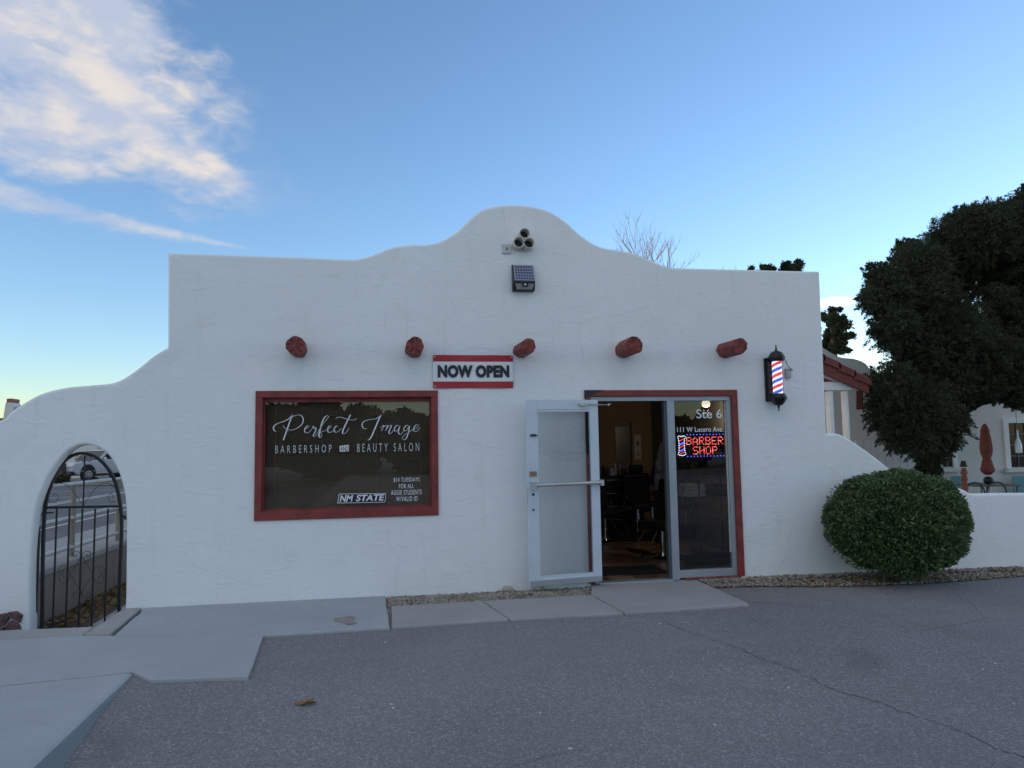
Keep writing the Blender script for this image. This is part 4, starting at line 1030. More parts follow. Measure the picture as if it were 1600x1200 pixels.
for s in (-1, 1):
    c = 130 if s == 1 else 130
    f = lambda x, y: (130+s*(x), y)
    scroll([f(0,791),f(9,777),f(20,762),f(30,756),f(42,756),f(51,765),f(55,778),f(51,784),f(43,784),f(39,777),f(42,772),f(46,772),f(46,776)])
    scroll([f(0,722),f(3,715),f(8,712),f(12,715),f(12,720),f(8,721),f(6,718)])
    g = lambda x, y: (127.5+s*x, y)
    scroll([g(-.5,868),g(18,897)]); scroll([g(18,897),g(-.5,926)])
    scroll([g(0,868),g(4,863),g(9,861),g(14,864),g(13,869),g(9,869),g(8,866)])
    scroll([g(18,897),g(20,889),g(26,885),g(33,886),g(36,892),g(32,896),g(28,894),g(29,891)])
    scroll([g(18,897),g(20,906),g(26,911),g(33,909),g(35,902),g(31,899),g(28,901),g(29,904)])
    scroll([g(-1,926),g(3,932),g(9,934),g(13,931),g(12,926),g(8,927),g(8,930)])
a = gp_(61.5, 793); MB().box((a.x-.014,GY-.018,gz0),(a.x+.014,GY+.018,a.z)).build('hinge_post', IRON, gate, bevel=.003)
MB().tube([gp_(60,802),gp_(84,801)], .008, 6).ball(gp_(62,804), .025, 8, 6).build('hinge_arm', IRON, gate)
MB().tube([gp_(189,806),gp_(195,807),gp_(196,811)], .013, 6).build('latch', IRON, gate)

# retaining wall and pipe rail beyond the gate
rw = empty('retaining_wall', (-4.0, 4, -.46), 'grey board-formed concrete retaining wall behind the iron gate', 'wall')
y = .3; kk = 0
while y < 13:
    MB().box((-4.26,y,-.7),(-4.0,y+1.19,.155)).build('wall_section', CONC_WALL, rw, bevel=.006); y += 1.2
MB().box((-4.28,.3,.156),(-3.97,13,.235)).build('coping', CONC, rw, bevel=.012)
pr = empty('pipe_railing', (-4.12, 4, .235), 'galvanised three-rail pipe railing on top of the retaining wall', 'railing')
for z_ in (.36, .75, 1.20):
    MB().cyl((-4.12,.35,z_),(-4.12,13,z_), .030, n=12).build('rail', STEEL, pr, smooth=40)
for y_ in (.9, 2.62, 4.35, 6.1, 7.9, 9.7, 11.5):
    MB().cyl((-4.12,y_,-.05),(-4.12,y_,1.20), .032, n=12).build('post', mat('weathered_post', (.30,.26,.21), .6, .1) if y_ == .9 else bpy.data.materials['weathered_post'], pr, smooth=40)

# painted stones at the far left
sf_ = empty('stone_footing', (onY(12, 985).x, -.02, -.2), 'dark red painted stones set in the foot of the wall left of the gate', 'stones')
for poly in ([(-9,961),(9,958),(15,966),(7,977),(-9,980)], [(11,957),(25,955),(35,961),(31,974),(18,967)], [(8,979),(17,969),(30,976),(34,990),(8,992)], [(-9,982),(6,980),(6,993),(-9,994)]):
    MB().prism([xz(a, b, -.02) for a, b in poly], -.028+rng.uniform(-.008, .004), .01).build('stone', MURAL, sf_, bevel=.008, segs=2)

# ------------------------------------------------------------------ pickup truck across the street
def truck():
    q = onZ(158, 751, .0); d = (q-CAM).length
    r = empty('pickup_truck', (q.x, q.y, .01), 'silver pickup truck with black grille parked across the street', 'truck', rz=R(60))
    k = dict(local=True)          # local frame: nose towards -x, near side towards -y
    L0, L1, W = -2.75, 2.95, .98
    side = [(-2.72,.62),(-2.75,.95),(-2.66,1.08),(-2.2,1.16),(-1.35,1.22),(-.95,1.25),(2.9,1.25),(2.93,.6),(2.3,.45),(-2.4,.42)]
    MB().prism(side, -W, W).build('body', CARPAINT, r, bevel=.05, segs=3, **k)
    cabp = [(-1.15,1.22),(-.35,1.82),(-.1,1.88),(1.15,1.88),(1.32,1.80),(1.45,1.22)]
    cb_ = MB(); V = [(a, s*(W-.03 if b < 1.3 else W-.20), b) for s in (-1, 1) for a, b in cabp]; n = 6
    cb_.add(V, [(i, (i+1) % n, n+(i+1) % n, n+i) for i in range(n)]+[tuple(reversed(range(n))), tuple(range(n, 2*n))]); cab = cb_.build('cab', CARPAINT, r, bevel=.04, segs=3, **k)
    for s in (-1, 1):
        for (a0, a1, a2, a3) in ((-.80,-.22,.42,.42), (.50,.50,1.16,1.26)):
            P = []
            for (x, z) in ((a0,1.30),(a1,1.76),(a2,1.76),(a3,1.30)):
                t = (z-1.22)/.66; yy = (W-.03)*(1-t)+(W-.20)*t+.012; P.append((x, s*yy, z))
            MB().add(P, [(0,1,2,3)]).build('side_window', DARKPANE, cab, **k)
        MB().box((-2.45,s*(W+.002)-.01,.60),(2.8,s*(W+.002)+.015,.66)).build('side_moulding', STEEL, r, **k)
        MB().box((-1.2,s*W-.08,.33),(1.2,s*W+.05,.40)).build('running_board', CARBLK, r, **k)
        MB().box((-.72,s*(W+.06)-.09,1.24),(-.62,s*(W+.06)+.09,1.42)).build('mirror', CARPAINT, r, bevel=.02, **k)
        MB().box((-2.77,s*.72-.23,.88),(-2.5,s*.72+.25,1.06)).build('headlight', LAMPG, r, bevel=.03, **k)
        for x in (-1.75, 1.85):
            a_ = MB(); a_.cyl((x,s*(W-.02),.50),(x,s*(W+.012),.50), .52, n=24); a_.build('wheel_arch', CARBLK, r, **k)
            w_ = MB().lathe([(.27,-.13),(.36,-.13),(.395,-.08),(.395,.08),(.36,.13),(.27,.13)], (0,0,0), 26, ax='y').build('wheel', TYRE, r, smooth=40, **k); w_.location = (x, s*(W-.08), .395)
            rm = MB().lathe([(.03,-.15),(.20,-.142),(.262,-.138),(.262,-.12)], n=20, ax='y')
            ro = rm.build('rim', RIM, w_, smooth=40, **k); ro.rotation_euler = (0, 0, 0 if s < 0 else math.pi)
            for i in range(6):
                t = i*math.pi/3; mb = MB().obox((.16*math.cos(t), -.147, .16*math.sin(t)), (.05,.006,.10), Matrix.Rotation(-t, 3, 'Y')); 
                sp_ = mb.build('spoke', CARBLK, w_, **k); sp_.rotation_euler = ro.rotation_euler
    P = [(-1.12,-.88,1.27),(-.40,-.74,1.79),(-.40,.74,1.79),(-1.12,.88,1.27)]
    MB().add([(x-.02, y, z+.01) for x, y, z in P], [(0,1,2,3)]).build('windscreen', DARKPANE, cab, **k)
    MB().box((-2.79,-.46,.66),(-2.6,.46,1.08)).build('grille', CARBLK, r, bevel=.02, **k)
    MB().box((-2.88,-.96,.40),(-2.6,.96,.64)).build('bumper', CARBLK, r, bevel=.05, **k)
    g_ = MB()
    for y_ in (-.5, .5): g_.tube([(-2.92,y_,.5),(-2.95,y_,1.0),(-2.85,y_,1.12)], .035, 8)
    g_.tube([(-2.85,-.5,1.12),(-2.85,.5,1.12)], .035, 8).tube([(-2.95,-.5,.85),(-2.95,.5,.85)], .03, 8).build('bull_bar', CARBLK, r, **k)
truck()

# ------------------------------------------------------------------ leafy things
def leaf_cloud(centers, axis, L, W, fold=.35, jitter=.6):
    """two-triangle folded leaves: centers Nx3, axis Nx3 (unit)"""
    n = len(centers); ax = axis + nrng.normal(0, jitter, (n, 3)); ax /= np.linalg.norm(ax, axis=1, keepdims=True)
    s = np.cross(ax, nrng.normal(0, 1, (n, 3))); s /= np.linalg.norm(s, axis=1, keepdims=True)+1e-9
    u = np.cross(s, ax); l = (L*nrng.uniform(.6, 1.25, (n, 1))); w_ = (W*nrng.uniform(.6, 1.25, (n, 1)))
    p0 = centers-ax*l*.5; p3 = centers+ax*l*.5; mid = centers+u*w_*fold
    pa = centers+s*w_*.5; pb = centers-s*w_*.5
    V = np.stack([p0, pa, p3, pb, ], 1)
    V[:, 1] += u*w_*fold; V[:, 3] += u*w_*fold
    idx = np.arange(n)[:, None]*4
    F = np.concatenate([idx+np.array([[0, 1, 2]]), idx+np.array([[0, 2, 3]])], 0)
    return V.reshape(-1, 3), F
def sphere_dirs(n):
    d = nrng.normal(0, 1, (n, 3)); return d/np.linalg.norm(d, axis=1, keepdims=True)

# boxwood against the wall
bc = onY(1402, 815, -.62); 
bush = empty('boxwood_bush', (bc.x, -.62, -.06), 'clipped round green bush against the low white wall', 'bush')
bcx, bcy, bcz = bc.x, -.60, onY(1402, 816, -.62).z
brx, bry, brz = 104*pxm(bc), .55, 77*pxm(bc)
n = 46000; d = sphere_dirs(n)
def superq(d, e=2.5):
    return 1/((np.abs(d)**e).sum(1)**(1/e))
rad = superq(d)*(1+.055*np.sin(d[:, 0]*7+1)*np.cos(d[:, 2]*6)+.04*np.sin(d[:, 1]*11+d[:, 2]*9)+.025*np.sin(d[:, 0]*23+d[:, 2]*19+2))
shell = 1-np.abs(nrng.normal(0, .085, n))
C_ = d*(rad*shell)[:, None]
C_ = C_*np.array([brx, bry, brz])+np.array([bcx, bcy, bcz])
low = (C_[:, 2]-bcz)/brz; C_[:, 0] = bcx+(C_[:, 0]-bcx)*np.where(low < -.35, 1+.28*(low+.35), 1)
keep = (C_[:, 1] < -.03) & (C_[:, 2] > -.05); C_ = C_[keep]; A_ = d[keep]+np.array([0, 0, .35])
V, F = leaf_cloud(C_, A_/np.linalg.norm(A_, axis=1, keepdims=True), .045, .021, .30, .60)
link('foliage', np_mesh('foliage', V, F), HEDGE, bush)
n = 1500; d = sphere_dirs(n); C2 = d*superq(d)[:, None]*np.array([brx, bry, brz])*nrng.uniform(.99, 1.05, (n, 1))+np.array([bcx, bcy, bcz])
C2 = C2[(C2[:, 1] < -.03) & (C2[:, 2] > .1)]; A2 = nrng.normal(0, .4, C2.shape)+(C2-np.array([bcx, bcy, bcz]))+np.array([0, 0, .3]); A2 /= np.linalg.norm(A2, axis=1, keepdims=True)
V, F = leaf_cloud(C2, A2, .06, .024, .3, .3); link('new_shoots', np_mesh('shoots', V, F), HEDGE, bush)
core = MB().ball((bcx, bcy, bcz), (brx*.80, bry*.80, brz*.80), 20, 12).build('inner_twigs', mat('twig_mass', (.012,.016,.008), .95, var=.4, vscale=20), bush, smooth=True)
MB().cyl((bcx, bcy, -.08), (bcx, bcy, bcz), .05, .04, n=8).build('stem', BARK, bush)

# juniper -----------------------------------------------------
jun = empty('juniper_tree', onZ(1466, 752, -.1), 'large dark juniper tree with drooping rounded boughs in the courtyard', 'tree')
jx, jy = onY(1452, 740, 4.1).x, 4.1; jun.location = (jx, jy, -.1)
lobes = [(1390,462,48,3.2),(1398,512,46,3.0),(1436,420,52,3.4),(1455,470,52,3.1),(1500,380,60,3.6),(1475,430,50,4.2),(1540,364,56,3.3),(1592,362,60,3.6),
 (1570,405,58,4.0),(1630,410,80,3.4),(1500,520,58,3.0),(1440,548,56,3.2),(1396,606,50,3.0),(1386,645,40,3.2),(1402,680,36,3.0),(1440,640,58,2.9),(1436,690,33,2.8),
 (1474,596,56,3.2),(1478,660,42,3.1),(1462,706,24,3.0),(1450,722,20,3.1),(1470,690,30,3.3),(1444,734,18,3.3),(1462,738,14,3.4),(1540,560,56,3.1),(1590,520,60,3.3),(1590,575,48,3.0),(1650,500,90,3.6),(1645,600,56,3.1),(1548,606,28,2.9),
 (1602,618,34,2.9),(1670,380,90,4.2),(1710,480,110,4.0),(1420,460,50,4.4),(1450,590,60,4.4),(1520,420,50,5.0),(1420,520,50,4.6),(1560,350,42,4.6),(1620,362,58,4.6),
 (1480,505,45,4.6),(1600,460,60,4.8),(1420,640,50,4.0),(1500,560,50,4.4),(1570,600,36,4.2),(1420,400,34,4.0),(1515,356,42,4.2),(1360,470,26,3.0),(1372,430,28,3.3),(1520,620,22,3.3),(1560,470,34,3.2),(1614,318,38,3.6),(1640,340,60,3.8)]
Vs, Fs, k0 = [], [], 0
for (px, py, rp, yy) in lobes:
    c = np.array(onY(px, py, yy)); r = rp*pxm(c)*.94
    ns = int(150*(r/.5)**2); D = sphere_dirs(ns)                            # sprays: short twigs clothed in scale leaves
    T = D*.85+np.array([0, 0, .12])+nrng.normal(0, .38, (ns, 3)); T /= np.linalg.norm(T, axis=1, keepdims=True)
    Ls = nrng.uniform(.18, .40, (ns, 1))*r; S0 = c+D*r*nrng.uniform(.55, .84, (ns, 1))
    m_ = 70; t = nrng.uniform(0, 1, (ns, m_, 1))
    Q = S0[:, None, :]+T[:, None, :]*(Ls[:, None, :]*t)+nrng.normal(0, 1, (ns, m_, 3))*(.075*r*(1.15-t))+np.array([0, 0, -.10])*r*t*t
    A_ = np.broadcast_to(T[:, None, :], Q.shape).reshape(-1, 3); Q = Q.reshape(-1, 3)
    V, F = leaf_cloud(Q, A_, .058, .013, .4, .50); Vs.append(V); Fs.append(F+k0); k0 += len(V)
    n = int(4200*(r/.5)**2); g_ = nrng.normal(0, .37, (n, 3)); g_ = g_[np.linalg.norm(g_, axis=1) < .88]; n = len(g_); Q = c+g_*r; V, F = leaf_cloud(Q, sphere_dirs(n), .085, .026, .4, .6); Vs.append(V); Fs.append(F+k0); k0 += len(V)
link('crown', np_mesh('crown', np.concatenate(Vs), np.concatenate(Fs)), JUNIPER, jun)
tk_ = MB(); base = Vector((jx, jy, -.15)); 
tk_.tube([base, base+Vector((.1,.1,1.0)), base+Vector((.35,.15,2.0)), base+Vector((.6,.2,3.4)), base+Vector((1.0,.3,5.0))], [.17,.14,.13,.10,.05], 10)
tk_.build('trunk', BARK, jun)
lb = MB()
for (px, py, rp, yy) in lobes[::2]:
    e = onY(px, py, yy); s0 = base+Vector((.45,.18,2.0+min(1.8, max(0, (e.z-2.5)*.5)))); mid_ = (s0+e)/2+Vector((0, 0, .15)); lb.tube([s0, mid_, e], [.06,.04,.012], 6)
lb.build('boughs', BARK, jun)

def conifer(px0, py0, wpx, hpx, yy, label, nm='far_conifer'):
    p = onY(px0, py0, yy); k = pxm(p); t = empty(nm, (p.x, yy, -.6), label, 'tree', 'trees behind the shop')
    Vs, Fs, k0 = [], [], 0
    for i in range(70):
        v_ = rng.random()**.8; c = np.array((p.x+max(-.45, min(.45, rng.gauss(0,.24)))*wpx*k*(.5+.5*v_), yy+rng.gauss(0,.3), p.z-(.04+.96*v_)*hpx*k)); r = rng.uniform(.06,.14)*max(wpx,20)*k
        n = 200; d = sphere_dirs(n); C_ = c+nrng.normal(0, .75, (n, 3))*r
        V, F = leaf_cloud(C_, d, .12, .045, .4, .6); Vs.append(V); Fs.append(F+k0); k0 += len(V)
    link('crown', np_mesh('crown', np.concatenate(Vs), np.concatenate(Fs)), CONIFER, t)
    MB().tube([(p.x,yy,-.6),(p.x+.1,yy,p.z*.5),(p.x,yy,p.z-hpx*k*.4)], [.16,.13,.05], 7).build('trunk', BARK, t)
conifer(1174, 414, 12, 60, 14, 'small dark tree top showing above the parapet, leftmost of three')
conifer(1200, 410, 26, 60, 14.5, 'dark tree top above the parapet between two others')
conifer(1234, 405, 28, 60, 14, 'dark tree top above the parapet, nearest its right corner')
conifer(1298, 482, 30, 70, 9.5, 'dark leafy tree peeking out at the right corner of the shop')
# bare tree behind the parapet
def bare_tree(px, py, yy, spread, hpx, label, seed):
    rg_ = random.Random(seed); p = onY(px, py, yy); k = pxm(p); b0 = Vector((p.x, yy, -.6)); t = empty('bare_tree', b0, label, 'tree', 'trees behind the shop')
    mb = MB(); fork = Vector((p.x, yy, p.z-hpx*k*1.3))
    mb.tube([b0, (b0+fork)/2+Vector((.1,0,0)), fork], [.12,.09,.06], 7); MBt = MB()
    def grow(s, d, L, r, dep):
        pts = [s]; q = s.copy()
        for i in range(4):
            d = (d+Vector((rg_.uniform(-.14,.14), rg_.uniform(-.14,.14), .07))).normalized(); q = q+d*L/4; pts.append(q.copy())
        MBt.tube(pts, [r, r*.85, r*.7, r*.55, r*.4], 5)
        if dep:
            for i in range(4+dep):
                j = rg_.randint(1, 4); a = rg_.uniform(0, 6.28); dd = (d+Vector((math.cos(a), math.sin(a), .25))*.62).normalized(); grow(pts[j], dd, L*rg_.uniform(.35,.6), r*.5, dep-1)
    for i in range(13):
        u = (i-6)/6; grow(fork+Vector((u*.1,0,0)), Vector((u*spread*1.6, rg_.uniform(-.3,.3), 1)).normalized(), hpx*k*rg_.uniform(.8,1.6)*(1-.12*abs(u)), .016, 2)
    mb.build('trunk', TWIG, t); MBt.build('branches', TWIG, t)
bare_tree(1012, 390, 13, .62, 62, 'bare twiggy tree top rising behind the parapet curve', 5)
bare_tree(1140, 440, 14, .35, 30, 'few bare twigs behind the flat part of the parapet', 9)

# ------------------------------------------------------------------ courtyard to the right
pc = empty('porch', onY(1315, 690, 3.0), 'white post porch with red tile roof at the side of the shop', 'porch')
py_ = 3.0
def pq(px, py, y=py_): return onY(px, py, y)
for (l, r_, t, b) in ((1296,1308,611,735),(1321,1332,611,740)):
    a = pq(l, t); c = pq(r_, b); MB().box((a.x,py_,-.1),(c.x,py_+.14,a.z)).build('post', WPAINT, pc, bevel=.006)
    MB().box((a.x-.05,py_+.9,-.1),(c.x-.05,py_+1.04,a.z)).build('post', WPAINT, pc, bevel=.006)
a = pq(1270,597); c = pq(1346,611.5); MB().box((a.x,py_-.03,c.z+.02),(c.x,py_+.17,a.z)).build('beam', WPAINT, pc, bevel=.006)
a = pq(1270,576); b = pq(1356,607)
MB().add([(a.x,py_-.02,a.z),(b.x,py_-.02,b.z),(b.x,py_-.02,b.z-.07),(a.x,py_-.02,a.z-.07),(a.x,py_+.05,a.z),(b.x,py_+.05,b.z),(b.x,py_+.05,b.z-.07),(a.x,py_+.05,a.z-.07)],
         [(0,1,2,3),(7,6,5,4),(0,4,5,1),(1,5,6,2),(2,6,7,3),(3,7,4,0)]).build('rafter', WPAINT, pc)
# tile roof: courses of slabs stepping down to the right
r0 = pq(1262,544, py_-.15); r1 = pq(1358,594, py_-.15); nn = 4
roofp = MB(); dirv = (r1-r0)
for i in range(nn):
    s0 = r0+dirv*(i/nn)+Vector((0,0,.03)); s1 = r0+dirv*((i+1)/nn)+Vector((.05,0,-.035))
    V = []
    for yy in (py_-.15, py_+2.4):
        V += [(s0.x,yy,s0.z),(s1.x,yy,s1.z+.06),(s1.x,yy,s1.z-.06),(s0.x,yy,s0.z-.14)]
    MB().add(V, [(0,1,2,3),(7,6,5,4),(0,4,5,1),(1,5,6,2),(2,6,7,3),(3,7,4,0)]).build('roof_course', TILERED, pc, bevel=.01)
MB().add([(r0.x,py_-.12,r0.z-.12),(r1.x,py_-.12,r1.z-.05),(r1.x,py_-.12,r1.z-.22),(r0.x,py_-.12,r0.z-.29),(r0.x,py_-.06,r0.z-.12),(r1.x,py_-.06,r1.z-.05),(r1.x,py_-.06,r1.z-.22),(r0.x,py_-.06,r0.z-.29)],
         [(0,1,2,3),(7,6,5,4),(0,4,5,1),(1,5,6,2),(2,6,7,3),(3,7,4,0)]).build('fascia', TILERED, pc)
# neighbour with curved parapet behind the porch
nb = empty('neighbour_house', onZ(1330, 700, -.1)+Vector((0,0,0)), 'white stucco house with curved parapet behind the porch roof', 'building'); nb.location = (10.4, 6.0, -.1)
npf = catmull(xzs([(1230,500),(1262,525),(1290,546),(1312,558),(1335,561),(1352,568),(1366,582),(1400,588),(1440,589)], 6.0), 5)
prof = [(npf[0][0], -.1)]+npf+[(npf[-1][0]+.02, -.1)]
MB().prism(prof, 6.0, 6.3).build('wall', FARWHITE, nb)
MB().add([(q.x, 5.99, q.z) for q in (pq(1338,590,5.99),pq(1349,593,5.99),pq(1349,640,5.99),pq(1338,640,5.99))], [(0,1,2,3)]).build('red_door', TILERED, nb)
# courtyard house
ch_y = 7.0
hs = empty('courtyard_house', (14, ch_y, -.1), 'white courtyard house wall with dark gridded windows under the juniper', 'building')
MB().box((12.2,ch_y,-.1),(46,ch_y+.3,4.6)).build('wall', FARWHITE, hs)  # wall lengthened unseen to the right to block low sun on the bush
MB().box((17,ch_y+.3,4.3),(46,12,4.55)).build('roof', FARTAN, hs)
for (l, r_, t, b) in ((1456,1489,640,729),(1574,1618,661,729)):
    a = pq(l, t, ch_y-.02); c = pq(r_, b, ch_y-.02)
    w_ = MB().box((a.x-.13,ch_y-.05,c.z-.02),(a.x,ch_y-.002,a.z+.12)).box((c.x,ch_y-.05,c.z-.02),(c.x+.13,ch_y-.002,a.z+.12)).box((a.x,ch_y-.05,a.z),(c.x,ch_y-.002,a.z+.12)).build('window', WPAINT, hs)
    MB().box((a.x,ch_y-.012,c.z),(c.x,ch_y-.004,a.z)).build('pane', DARKPANE, w_)
    g_ = MB()
    for i in range(1, 4): z_ = c.z+(a.z-c.z)*i/4; g_.box((a.x,ch_y-.03,z_-.012),(c.x,ch_y-.013,z_+.012))
    for i in range(1, 3): x_ = a.x+(c.x-a.x)*i/3; g_.box((x_-.012,ch_y-.031,c.z),(x_+.012,ch_y-.0132,a.z))
    g_.build('glazing_bars', mat('grey_bars', (.12,.12,.12), .6) if l < 1500 else bpy.data.materials['grey_bars'], w_)
    MB().box((a.x-.2,ch_y-.16,c.z-.12),(c.x+.2,ch_y-.051,c.z-.02)).build('sill', FARWHITE, w_, bevel=.01)
# fence of white boards at the back left
fe = empty('board_fence', (pq(1400,740,6.3).x, 5.6, -.1), 'white vertical board fence behind the bush, under the juniper', 'fence')
x_ = pq(1338, 700, 5.6).x; xe = pq(1466, 700, 5.6).x; i = 0
while x_ < xe:
    MB().box((x_,5.6,-.1),(x_+.155,5.63,1.62+.01*math.sin(i*2.3))).build('board', WPAINT, fe); x_ += .168; i += 1
MB().box((pq(1338,700,5.6).x,5.631,1.2),(xe,5.68,1.29)).build('rail', WPAINT, fe)
# closed umbrella, table, pots, planters, bottle
uy = 5.0; u0 = pq(1538, 662, uy); ub = pq(1541, 757, uy)
um = empty('patio_umbrella', (u0.x, uy, -.1), 'closed faded red patio umbrella in the courtyard', 'umbrella')
def folded(prof, n=24, lobes_=7):
    V = []; 
    for (r_, z_, a_) in prof:
        for i in range(n):
            t = 2*math.pi*i/n; rr_ = r_*(1+a_*math.cos(lobes_*t)); V.append((rr_*math.cos(t), rr_*math.sin(t), z_))
    F = [(j*n+i, j*n+(i+1) % n, (j+1)*n+(i+1) % n, (j+1)*n+i) for j in range(len(prof)-1) for i in range(n)]
    return MB().add(V, F)
H = u0.z+.1; k = pxm(u0)
def uz(py): return pq(1538, py, uy).z+.1
folded([(.02,H,0),(4*k,uz(666),0),(6.2*k,uz(673),.05),(6.4*k,uz(674.5),.05)]).build('cap', UMB, um, local=True, smooth=True)
folded([(5.2*k,uz(672),.05),(7.2*k,uz(685),.10),(8.3*k,uz(700),.12),(7.6*k,uz(708),.12),(5.2*k,uz(716),.10),(6.4*k,uz(722),.14),(9*k,uz(734),.16),(8.2*k,uz(737),.16),(4*k,uz(742),.1),(.03,uz(741),.0)]).build('canopy', UMB, um, local=True, smooth=True)
MB().cyl((0,0,.05),(0,0,H-.05), .02, n=10).build('pole', WPAINT, um, local=True)
MB().lathe([(.25,.0),(.25,.05),(.05,.1),(.04,.25)], n=18).build('base', CABINET, um, local=True)
ta = pq(1512, 757.5, uy-.1); tb_ = pq(1575, 757.5, uy-.1)
tbl = empty('patio_table', ((ta.x+tb_.x)/2, uy+.0, -.1), 'metal patio table around the umbrella pole', 'table')
hz = ta.z
MB().box((ta.x,uy-.45,hz-.03),(tb_.x,uy+.45,hz)).build('top', mat('grey_metal', (.16,.15,.14), .5, .3), tbl, bevel=.006)
for x_ in (ta.x+.06, tb_.x-.06):
    for y_ in (uy-.38, uy+.38): MB().cyl((x_,y_,-.1),(x_,y_,hz-.03), .018, n=8).build('leg', bpy.data.materials['grey_metal'], tbl)
MB().cyl((ta.x+.06,uy-.38,hz-.32),(tb_.x-.06,uy-.38,hz-.32), .012, n=6).build('stretcher', bpy.data.materials['grey_metal'], tbl)
for (px, lab) in ((1523,'curved metal patio chair left of the umbrella'), (1557,'curved metal patio chair right of the umbrella')):
    c = pq(px, 765, uy-.75); cc = empty('patio_chair', (c.x, uy-.75, -.1), lab, 'chair', 'patio chairs at the table')
    MB().tube(catmull([(-.24,0,.0),(-.23,0,.6),(-.15,0,.82),(0,0,.87),(.15,0,.82),(.23,0,.6),(.24,0,.0)], 5), .014, 6).build('back_frame', IRON, cc, local=True)
    MB().box((-.22,.02,.42),(.22,.42,.44)).build('seat', IRON, cc, local=True); 
    for s in (-.2, .2): MB().cyl((s,.40,0),(s,.40,.42), .012, n=6).build('leg', IRON, cc, local=True)
kt = pq(1551, 757, uy-.1); kk_ = empty('table_pot', (kt.x, uy, hz), 'round dark pot standing on the patio table', 'pot')
MB().lathe([(.05,.0),(.085,.03),(.095,.08),(.07,.13),(.03,.15)], n=16).build('body', PLASTK, kk_, local=True, smooth=True)
MB().tube([(.08,0,.1),(.12,0,.07),(.09,0,.03)], .008, 6).build('handle', PLASTK, kk_, local=True)
pt_y = 4.2; b0 = pq(1508, 765, pt_y); pk = pxm(b0)
for i, (t, b, m_, lab) in enumerate(((720,729.5,TERRADK,'dark pot upside down on top of the pot stack'), (731,741,TERRA,'second terracotta pot from the top of the stack'), (741,751,TERRA,'third terracotta pot from the top of the stack'), (751,764,TERRA,'lowest visible terracotta pot of the stack by the wall end'))):
    zt2 = pq(1508, t, pt_y).z; zb2 = pq(1508, b, pt_y).z; h_ = zt2-zb2
    o = empty('flower_pot', (b0.x, pt_y, zb2), lab, 'flower pot', 'stack of upturned flower pots')
    MB().lathe([(5.0*pk,0.),(5.0*pk,h_*.25),(4.5*pk,h_*.28),(3.2*pk,h_*.96),(2.8*pk,h_)], n=18).build('body', m_, o, local=True, smooth=40)
MB().cyl((b0.x,pt_y,-.1),(b0.x,pt_y,pq(1508,764,pt_y).z), .05, n=12).build('pot_stand_x', TERRA, None, origin=(b0.x, pt_y, -.1))
ps_ = bpy.data.objects['pot_stand_x']; ps_.name = 'pot_stand'; tag(ps_, 'terracotta pole carrying the stack of flower pots', 'stand')
for (l, r_, t, lab) in ((1486,1503,744,'turquoise panel behind the flower pot stack'), (1583,1606,744,'turquoise panel below the right gridded window')):
    a = pq(l, t, 6.7); c = pq(r_, t, 6.7); o = empty('turquoise_bench', ((a.x+c.x)/2, 6.7, -.1), lab, 'bench', 'turquoise benches by the house wall')
    MB().box((a.x,6.7,.1),(c.x,6.74,a.z)).build('backboard', TURQ, o, bevel=.006); MB().box((a.x,6.35,.28),(c.x,6.7,.33)).build('seat', TURQ, o, bevel=.006)
    for x_ in (a.x+.05, c.x-.05): MB().box((x_-.03,6.38,-.1),(x_+.03,6.44,.28)).build('leg', TURQ, o)
by_ = 3.2; b1 = pq(1592, 708, by_); b2 = pq(1592, 672, by_); hk = b2.z-b1.z
bo = empty('hanging_bottle', (b1.x, by_, b1.z), 'clear glass bottle hanging from the juniper on a wire', 'bottle')
MB().lathe([(.01,0.),(.055,.005),(.058,hk*.2),(.05,hk*.45),(.03,hk*.6),(.018,hk*.7),(.016,hk*1.0)], n=16).build('body', mat('hanging_glass', (.55,.62,.66), .1, 0., var=.1, spec=.9), bo, local=True, smooth=40)
MB().cyl((0,0,hk),(0,0,hk+.9), .004, n=5).build('wire', IRON, bo, local=True)

# ------------------------------------------------------------------ far left
fy = 46
def fq(px, py): return onY(px, py, fy)
fh = empty('adobe_house', (fq(30,700).x, fy, 0), 'white adobe house with chimney far left above the curved wall', 'building')
a = fq(13,633); b = fq(24,690)
cx_ = (fq(14,650).x, fq(21,650).x)
MB().prism([(fq(5,700).x,0.),(fq(5,655).x,fq(5,654).z),(fq(7,640).x,fq(7,640).z),(fq(9,629).x,fq(9,629).z),(fq(18,629).x,fq(18,629).z),(fq(21,634).x,fq(21,634).z),(fq(21,700).x,0.)], fy, fy+1.2).build('chimney', FARWHITE, fh)
MB().prism([(fq(9.3,629).x,fq(9,629).z),(fq(9,624).x,fq(9,624).z),(fq(10.5,622.5).x,fq(10,622.5).z),(fq(17.5,622.5).x,fq(17,622.5).z),(fq(18.8,624).x,fq(18,624).z),(fq(18,629).x,fq(18,629).z)], fy+.1, fy+1.1).build('chimney_cap', TERRA, fh)
MB().box((fq(21.05,700).x,fy+.2,0),(fq(150,700).x,fy+9,fq(24,635).z)).build('wall', FARWHITE, fh)
MB().box((fq(-60,700).x,fy+.2,0),(fq(4.9,700).x,fy+9,fq(0,653).z)).build('wall', BRICKY, fh)
